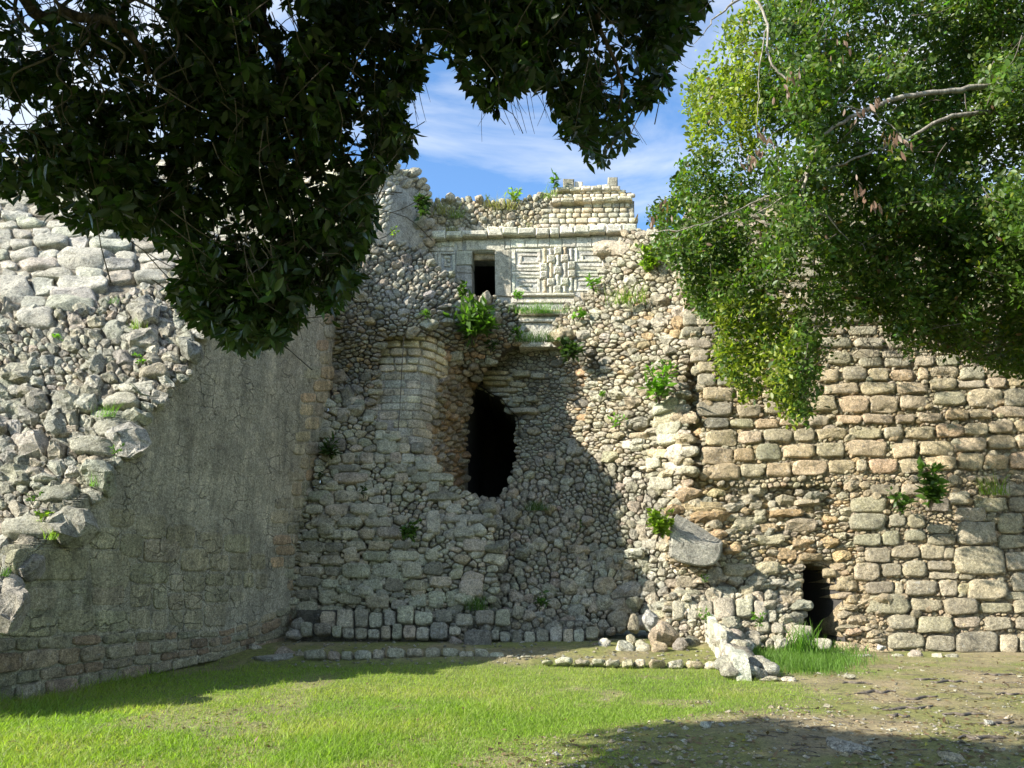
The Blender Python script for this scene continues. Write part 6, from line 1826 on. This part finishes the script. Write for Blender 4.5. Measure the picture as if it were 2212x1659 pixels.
def right_tree():
    rg = np.random.default_rng(9)
    base = np.array([12.2, 11.2, 0.0])
    t = thing('leafy_tree', 'sunlit green tree with pale bare limbs hanging before the tan block wall', 'tree', base)
    trunk = smooth_path([base + (0, 0, -.1), base + (-.1, .1, 2.0), base + (-.5, .1, 4.0), base + (-1.2, .0, 6.2), base + (-1.9, -.2, 8.6)], 5, .08)
    V, fc = tube(trunk, [.36, .28, .24, .18, .12], 14); mesh_obj('trunk', V, fc, M_PALE, t)
    def limb(pts, rr, m=M_PALE, n=8, name='branch'):
        V, fc = tube(smooth_path(pts, 6, .03), rr, n); mesh_obj(name, V, fc, m, t)
    limb([trunk[-4], at(2330, 150, 10.2), at(2212, 172, 10.55), at(2110, 188, 10.35), at(2000, 203, 10.25), at(1930, 215, 10.25), at(1870, 240, 10.25), at(1800, 275, 10.25), at(1765, 315, 10.25), at(1745, 365, 10.35), at(1700, 420, 10.45), at(1620, 470, 10.65)], [.12, .07, .055, .048, .042, .038, .034, .03, .026, .02, .013, .005])
    limb([trunk[-7], at(2330, 232, 10.2), at(2212, 234, 10.65), at(2100, 246, 10.45), at(2040, 255, 10.35), at(1990, 285, 10.35), at(1920, 315, 10.35), at(1850, 342, 10.35), at(1780, 370, 10.45), at(1720, 400, 10.55)], [.11, .06, .048, .04, .034, .027, .022, .017, .011, .005])
    limb([at(1950, 300, 10.35), at(1890, 245, 10.30), at(1840, 235, 10.25), at(1790, 215, 10.25), at(1700, 170, 10.25), at(1660, 120, 10.25), at(1655, 40, 10.25), at(1600, -40, 10.35)], [.014, .012, .014, .015, .016, .018, .022, .026])
    limb([at(1655, 60, 10.25), at(1640, 140, 10.20), at(1638, 220, 10.15), at(1634, 290, 10.15)], [.012, .009, .006, .003])
    limb([at(1640, -30, 10.35), at(1580, 10, 10.35), at(1540, 45, 10.35), at(1500, 95, 10.35)], [.022, .018, .012, .004])
    limb([at(1580, 12, 10.35), at(1590, -30, 10.35)], [.014, .012])
    limb([at(1760, 330, 10.35), at(1735, 400, 10.35), at(1745, 450, 10.45), at(1790, 470, 10.55), at(1830, 520, 10.65)], [.03, .024, .018, .012, .005])
    limb([at(1700, 410, 10.45), at(1600, 450, 10.55), at(1500, 490, 10.2), at(1410, 500, 10.8)], [.014, .01, .008, .004])
    cl = [(1640, -80), (1600, 20), (1560, 60), (1545, 100), (1520, 125), (1490, 170), (1478, 215), (1500, 255), (1490, 300), (1505, 340), (1470, 350), (1452, 390), (1470, 430), (1430, 430), (1398, 455), (1425, 500), (1412, 530), (1440, 560), (1470, 590), (1478, 640), (1508, 668), (1520, 690), (1560, 700), (1545, 760), (1555, 800), (1598, 832), (1600, 870), (1640, 850),
          (1670, 835), (1690, 890), (1735, 905), (1765, 875), (1760, 820), (1790, 770), (1808, 700), (1850, 690), (1905, 690), (1960, 770), (2000, 745), (2060, 760), (2100, 770), (2160, 800), (2230, 815), (2420, 820), (2420, -80)]
    N = 90000
    u = rg.uniform(1390, 2420, N); v = rg.uniform(-80, 910, N)
    ok = inside(cl, u, v)
    q = np.stack([u, v, np.zeros(N)], -1)
    dens = np.clip(0.95 + 0.8 * fbm(q, 0.012, 3), 0.2, 1)
    for (a, b, r, f) in ((1730, 600, 36, .15), (1700, 655, 32, .25), (1760, 560, 20, .3), (1800, 690, 30, .4), (1920, 100, 30, .6), (1960, 60, 40, .55), (2180, 330, 40, .5), (1890, 800, 60, .35), (1820, 440, 22, .4), (1650, 500, 22, .5)):
        dens *= 1 - (1 - f) * np.exp(-((u - a) ** 2 + (v - b) ** 2) / (2 * r * r))
    ok &= rg.random(N) < dens
    u, v = u[ok], v[ok]
    # crown depth: nearest along a shoulder, hollow and further back below
    Yc = 10.6 + 1.9 * np.clip((v - 380) / 400, 0, 1) * np.clip((u - 1500) / 300, 0, 1) + 2.2 * np.clip((1750 - u) / 330, 0, 1) - 0.8 * np.exp(-((u - 2150) ** 2 + (v - 600) ** 2) / (2 * 90 ** 2))
    Yc = Yc + np.abs(rg.normal(0, 1.0, len(u))) + 1.3 * fbm(np.stack([u, v, 0 * u + 3], -1), 0.0085, 3)
    keep = slice(0, 16500)
    c = at(u[keep], v[keep], np.clip(Yc[keep], 9.2, 15.6))
    print('right clusters', len(c))
    ax = rg.normal(0, .6, (len(c), 3)); ax[:, 2] += .1; ax[:, 1] -= .25; ax = unit(ax)
    pos, d, up, ln, wd, idx = whorls(c, ax, rg, (6, 10), (0.07, 0.14), 0.5, .9, .25)
    pos = pos + rg.normal(0, .07, pos.shape)
    tint = np.array([0.07, 0.115, 0.020])[None] * rg.uniform(.5, 1.4, (len(pos), 1)) * (1 + rg.normal(0, .1, (len(pos), 3)))
    uu, vv, ww = proj(pos)
    yel = (rg.random(len(pos)) < np.where((uu < 1640) & (vv < 330), .75, .04)) | ((uu < 1720) & (vv > 640) & (uu > 1540) & (rg.random(len(pos)) < .5))
    tint[yel] = np.array([0.19, 0.225, 0.025]) * rg.uniform(.7, 1.25, (yel.sum(), 1))
    drk = (rg.random(len(pos)) < .012); tint[drk] = (0.14, 0.085, 0.05)
    vis = (uu > 0) & (uu < 2212) & (vv > 0) & (vv < 1659)
    big = np.argsort(np.where(vis, -ln / ww * (1 + 0.6 * (ww < 11)), 9))[:300]
    rest = np.ones(len(pos), bool); rest[big] = False
    single_leaves(t, pos[big], d[big], up[big], ln[big], wd[big], tint[big], M_LEAF2)
    leaves_obj('foliage', pos[rest], d[rest], up[rest], ln[rest], wd[rest], tint[rest], M_LEAF2, t)
    # crown beyond the picture, above and to the right
    M = 9000
    p = np.stack([rg.uniform(4, 17, M), rg.uniform(9.5, 16, M), rg.uniform(7, 15, M)], -1)
    uu, vv, ww = proj(p)
    el = ((p[:, 0] - 10.5) / 6.5) ** 2 + ((p[:, 1] - 12.5) / 3.6) ** 2 + ((p[:, 2] - 10.5) / 4.6) ** 2
    p = p[((uu > 2300) | (vv < -70)) & (el < 1)]; m = len(p)
    d = unit(rg.normal(0, 1, (m, 3))); up = rg.normal(0, .6, (m, 3)) + np.array([0, 0, 1]); ln = rg.uniform(.2, .34, m)
    leaves_obj('upper_foliage', p, d, up, ln, ln * .5, np.tile(np.array([[.055, .10, .02]]), (m, 1)) * rg.uniform(.7, 1.3, (m, 1)), M_LEAF2, t, simple=True)
    # hanging seed pods and twigs
    bag = Bag()
    for i in rg.choice(len(c), 700, replace=False):
        a = c[i]; b = a + unit(np.array([.5, .1, .35]) + rg.normal(0, .4, 3)) * rg.uniform(.3, .8)
        V, fc = tube(smooth_path([a, (a + b) / 2 + rg.normal(0, .05, 3), b], 3), [.003, .008], 4); bag.add(V, fc, (1, 1, 1))
    for k in range(80):
        x = rg.uniform(1840, 2212); y = rg.uniform(690, 760)
        pts = [at(x, y, 12.6)]
        dd = unit(np.array([rg.normal(0, .6), rg.normal(0, .3), -.5]))
        for s in range(6):
            dd = unit(dd + rg.normal(0, .4, 3) + np.array([0, 0, -.05])); pts.append(pts[-1] + dd * rg.uniform(.08, .2))
        V, fc = tube(smooth_path(pts, 3), [.006, .002], 4); bag.add(V, fc, (1, 1, 1))
    bag.build('twigs', M_TWIG, t, 'stuff')
    pods_p, pods_d = [], []
    for (x, y, k) in ((2130 - 420, 150, 8), (1820, 60 + 40, 10), (1925 - 30, 215, 8), (1935, 300, 18), (1640, 300, 14), (1610, 350, 10), (1400, 470, 9), (1430, 440, 6), (1850, 410, 8), (1880, 440, 8), (1840, 240, 7), (1690, 190, 6)):
        b = at(x, y, 9.4 if x > 1500 else 11.2)
        for j in range(k):
            pods_p.append(b + rg.normal(0, .09, 3)); pods_d.append((rg.normal(0, .25), rg.normal(0, .25), -1))
    pods_p = np.array(pods_p); pods_d = unit(np.array(pods_d)); m = len(pods_p)
    ln = rg.uniform(.1, .2, m)
    leaves_obj('seed_pods', pods_p, pods_d, rg.normal(0, 1, (m, 3)), ln, ln * .3, np.tile([[.17, .10, .065]], (m, 1)) * rg.uniform(.6, 1.3, (m, 1)), M_LEAF2, t)


right_tree()

# ================================================================== TURF, LITTER, PEBBLES
def turf():
    rg = np.random.default_rng(31)
    N = 520000
    u = rg.uniform(-150, 2350, N); v = 1405 + 330 * rg.random(N) ** 0.85
    g = ground(u, v)
    m = lawn_mask(g[:, 0], g[:, 1])
    base_ok = g[:, 0] > (PN[0] + (g[:, 1] - PN[1]) * (PF[0] - PN[0]) / (PF[1] - PN[1]))
    ok = (rg.random(N) < m ** 1.3) & (g[:, 1] < 16.5) & base_ok
    g = g[ok][:330000]; m = m[ok][:330000]
    g[:, 2] = gz(g[:, 0], g[:, 1]) - 0.004
    n = len(g)
    hgt = rg.gamma(3, .0085, n) * (0.55 + 0.6 * m)
    dwall = g[:, 0] - (PN[0] + (g[:, 1] - PN[1]) * (PF[0] - PN[0]) / (PF[1] - PN[1]))
    tall = np.exp(-np.clip(dwall, 0, None) / .5) * (rg.random(n) < .35)
    hgt *= 1 + 2.2 * tall
    clump = np.clip(fbm(g, 0.7, 2), 0, 1) * (g[:, 0] < 0)
    hgt *= 1 + 1.4 * clump * (rg.random(n) < .4)
    k = fbm(g + 3, 0.9, 3)
    c = np.array([0.19, 0.275, 0.04])[None] * rg.uniform(.65, 1.3, (n, 1))
    yl = np.clip(.30 + .5 * k + rg.normal(0, .2, n), 0, 1)[:, None]
    c = c * (1 - .6 * yl) + np.array([0.37, 0.37, 0.10])[None] * .6 * yl
    dry = rg.random(n) < np.clip(.06 + .12 * k + .25 * (1 - m), 0, .5)
    c[dry] = np.array([.36, .31, .17]) * rg.uniform(.6, 1.2, (dry.sum(), 1))
    blades('turf_grass', g, hgt, rg.uniform(.0028, .0055, n), rg.uniform(.4, 1.6, n), c, M_GRASS)
    # weeds in front of the doorway
    n = 7000
    u = rg.normal(1740, 52, n); v = rg.normal(1425, 14, n)
    ok = (v > 1400) & (v < 1462)
    g = ground(u[ok], v[ok]); g[:, 2] = gz(g[:, 0], g[:, 1]); n = len(g)
    c = np.array([0.10, 0.18, 0.03])[None] * rg.uniform(.6, 1.4, (n, 1))
    blades('weed_grass', g, rg.uniform(.08, .26, n), rg.uniform(.004, .008, n), rg.uniform(.2, .8, n), c, M_GRASS)


turf()


def litter():
    rg = np.random.default_rng(33)
    # pebbles and limestone chips on the bare earth
    N = 9000
    u = rg.uniform(1150, 2350, N); v = 1425 + 300 * rg.random(N) ** 0.9
    g = ground(u, v); m = lawn_mask(g[:, 0], g[:, 1])
    ok = (m < .6) & (g[:, 1] < 15.8) & (rg.random(N) < .5 + .5 * vnoise(g, 1.2))
    g = g[ok][:3200]
    bag = Bag()
    for i, p in enumerate(g):
        s = float(np.clip(rg.lognormal(-4.35, .55), .005, .055))
        z = float(gz(p[0:1], p[1:2])[0])
        D = unit(rg.normal(0, 1, (6, 3)) * .35 + np.array([(1, 0, 0), (-1, 0, 0), (0, 1, 0), (0, -1, 0), (0, 0, 1), (0, 0, -1)]))
        V = np.array([p[0], p[1], z + s * .25]) + D * s * np.array([1.2, 1.0, .6])
        bag.add(V, [(0, 2, 4), (2, 1, 4), (1, 3, 4), (3, 0, 4), (2, 0, 5), (1, 2, 5), (3, 1, 5), (0, 3, 5)], pick(['white', 'cream', 'tan'][rg.integers(3)], rg) * rg.uniform(.75, 1.1))
    # stones strewn along the terrace
    for i in range(420):
        u = rg.uniform(600, 1560); v = rg.uniform(1393, 1428)
        p = ground(u, v, .1); s = rg.uniform(.01, .045); z = float(gz(p[0:1], p[1:2])[0])
        D = unit(rg.normal(0, 1, (6, 3)) * .35 + np.array([(1, 0, 0), (-1, 0, 0), (0, 1, 0), (0, -1, 0), (0, 0, 1), (0, 0, -1)]))
        bag.add(np.array([p[0], p[1], z + s * .3]) + D * s * np.array([1.2, 1.0, .7]), [(0, 2, 4), (2, 1, 4), (1, 3, 4), (3, 0, 4), (2, 0, 5), (1, 2, 5), (3, 1, 5), (0, 3, 5)], pick('grey', rg))
    bag.build('gravel', M_ROUGH, None, 'stuff', smooth=False)
    # fallen leaves
    N = 6000
    u = rg.uniform(-50, 2300, N); v = 1420 + 290 * rg.random(N)
    g = ground(u, v); m = lawn_mask(g[:, 0], g[:, 1])
    ok = rg.random(N) < np.where(m < .5, .85, .05) * np.where(u > 1900, 1.0, .6)
    g = g[ok]; n = len(g); g[:, 2] = gz(g[:, 0], g[:, 1]) + .012 + .02 * (m[ok] > .5)
    d = rg.normal(0, 1, (n, 3)); d[:, 2] *= .2; up = rg.normal(0, .35, (n, 3)); up[:, 2] += 1
    ln = rg.uniform(.04, .10, n)
    cs = np.array([(.16, .10, .06), (.22, .16, .09), (.10, .065, .04), (.30, .27, .08)])[rg.choice(4, n, p=[.4, .3, .25, .05])] * rg.uniform(.7, 1.3, (n, 1))
    leaves_obj('fallen_leaves', g, unit(d), up, ln, ln * .42, cs, M_LEAF2, None, simple=True)
    # surface roots and fallen sticks
    st = Bag()
    for (x, y, w) in ((1890, 1495, 90), (1960, 1530, 110), (1990, 1508, 70), (2080, 1545, 90), (2150, 1565, 80), (2050, 1475, 80), (2180, 1500, 60), (1850, 1478, 60), (1940, 1548, 50), (2120, 1600, 100), (2000, 1470, 50), (2160, 1460, 70)):
        pts = []
        a = rg.uniform(-.5, .4)
        for s in np.linspace(-.5, .5, 7):
            p = ground(x + s * w, y + s * w * .12 * a + rg.normal(0, 1.6)); pts.append(p * (1, 1, 0) + (0, 0, float(gz(p[0:1], p[1:2])[0]) + .012))
        V, fc = tube(smooth_path(pts, 4), [.008, .022, .018, .01], 6); st.add(V, fc, (1, 1, 1))
    for k in range(130):
        x, y = rg.uniform(1650, 2230), rg.uniform(1450, 1640)
        p = ground(x, y); a = rg.uniform(0, np.pi); l_ = rg.uniform(.08, .35)
        q = p + l_ * np.array([np.cos(a), np.sin(a), 0])
        z = lambda r: np.array([r[0], r[1], float(gz(r[0:1], r[1:2])[0]) + .012])
        V, fc = tube([z(p), z((p + q) / 2) + rg.normal(0, .01, 3), z(q)], [.005, .003], 4); st.add(V, fc, (1, 1, 1))
    st.build('fallen_twigs', M_TWIG, None, 'stuff')


litter()
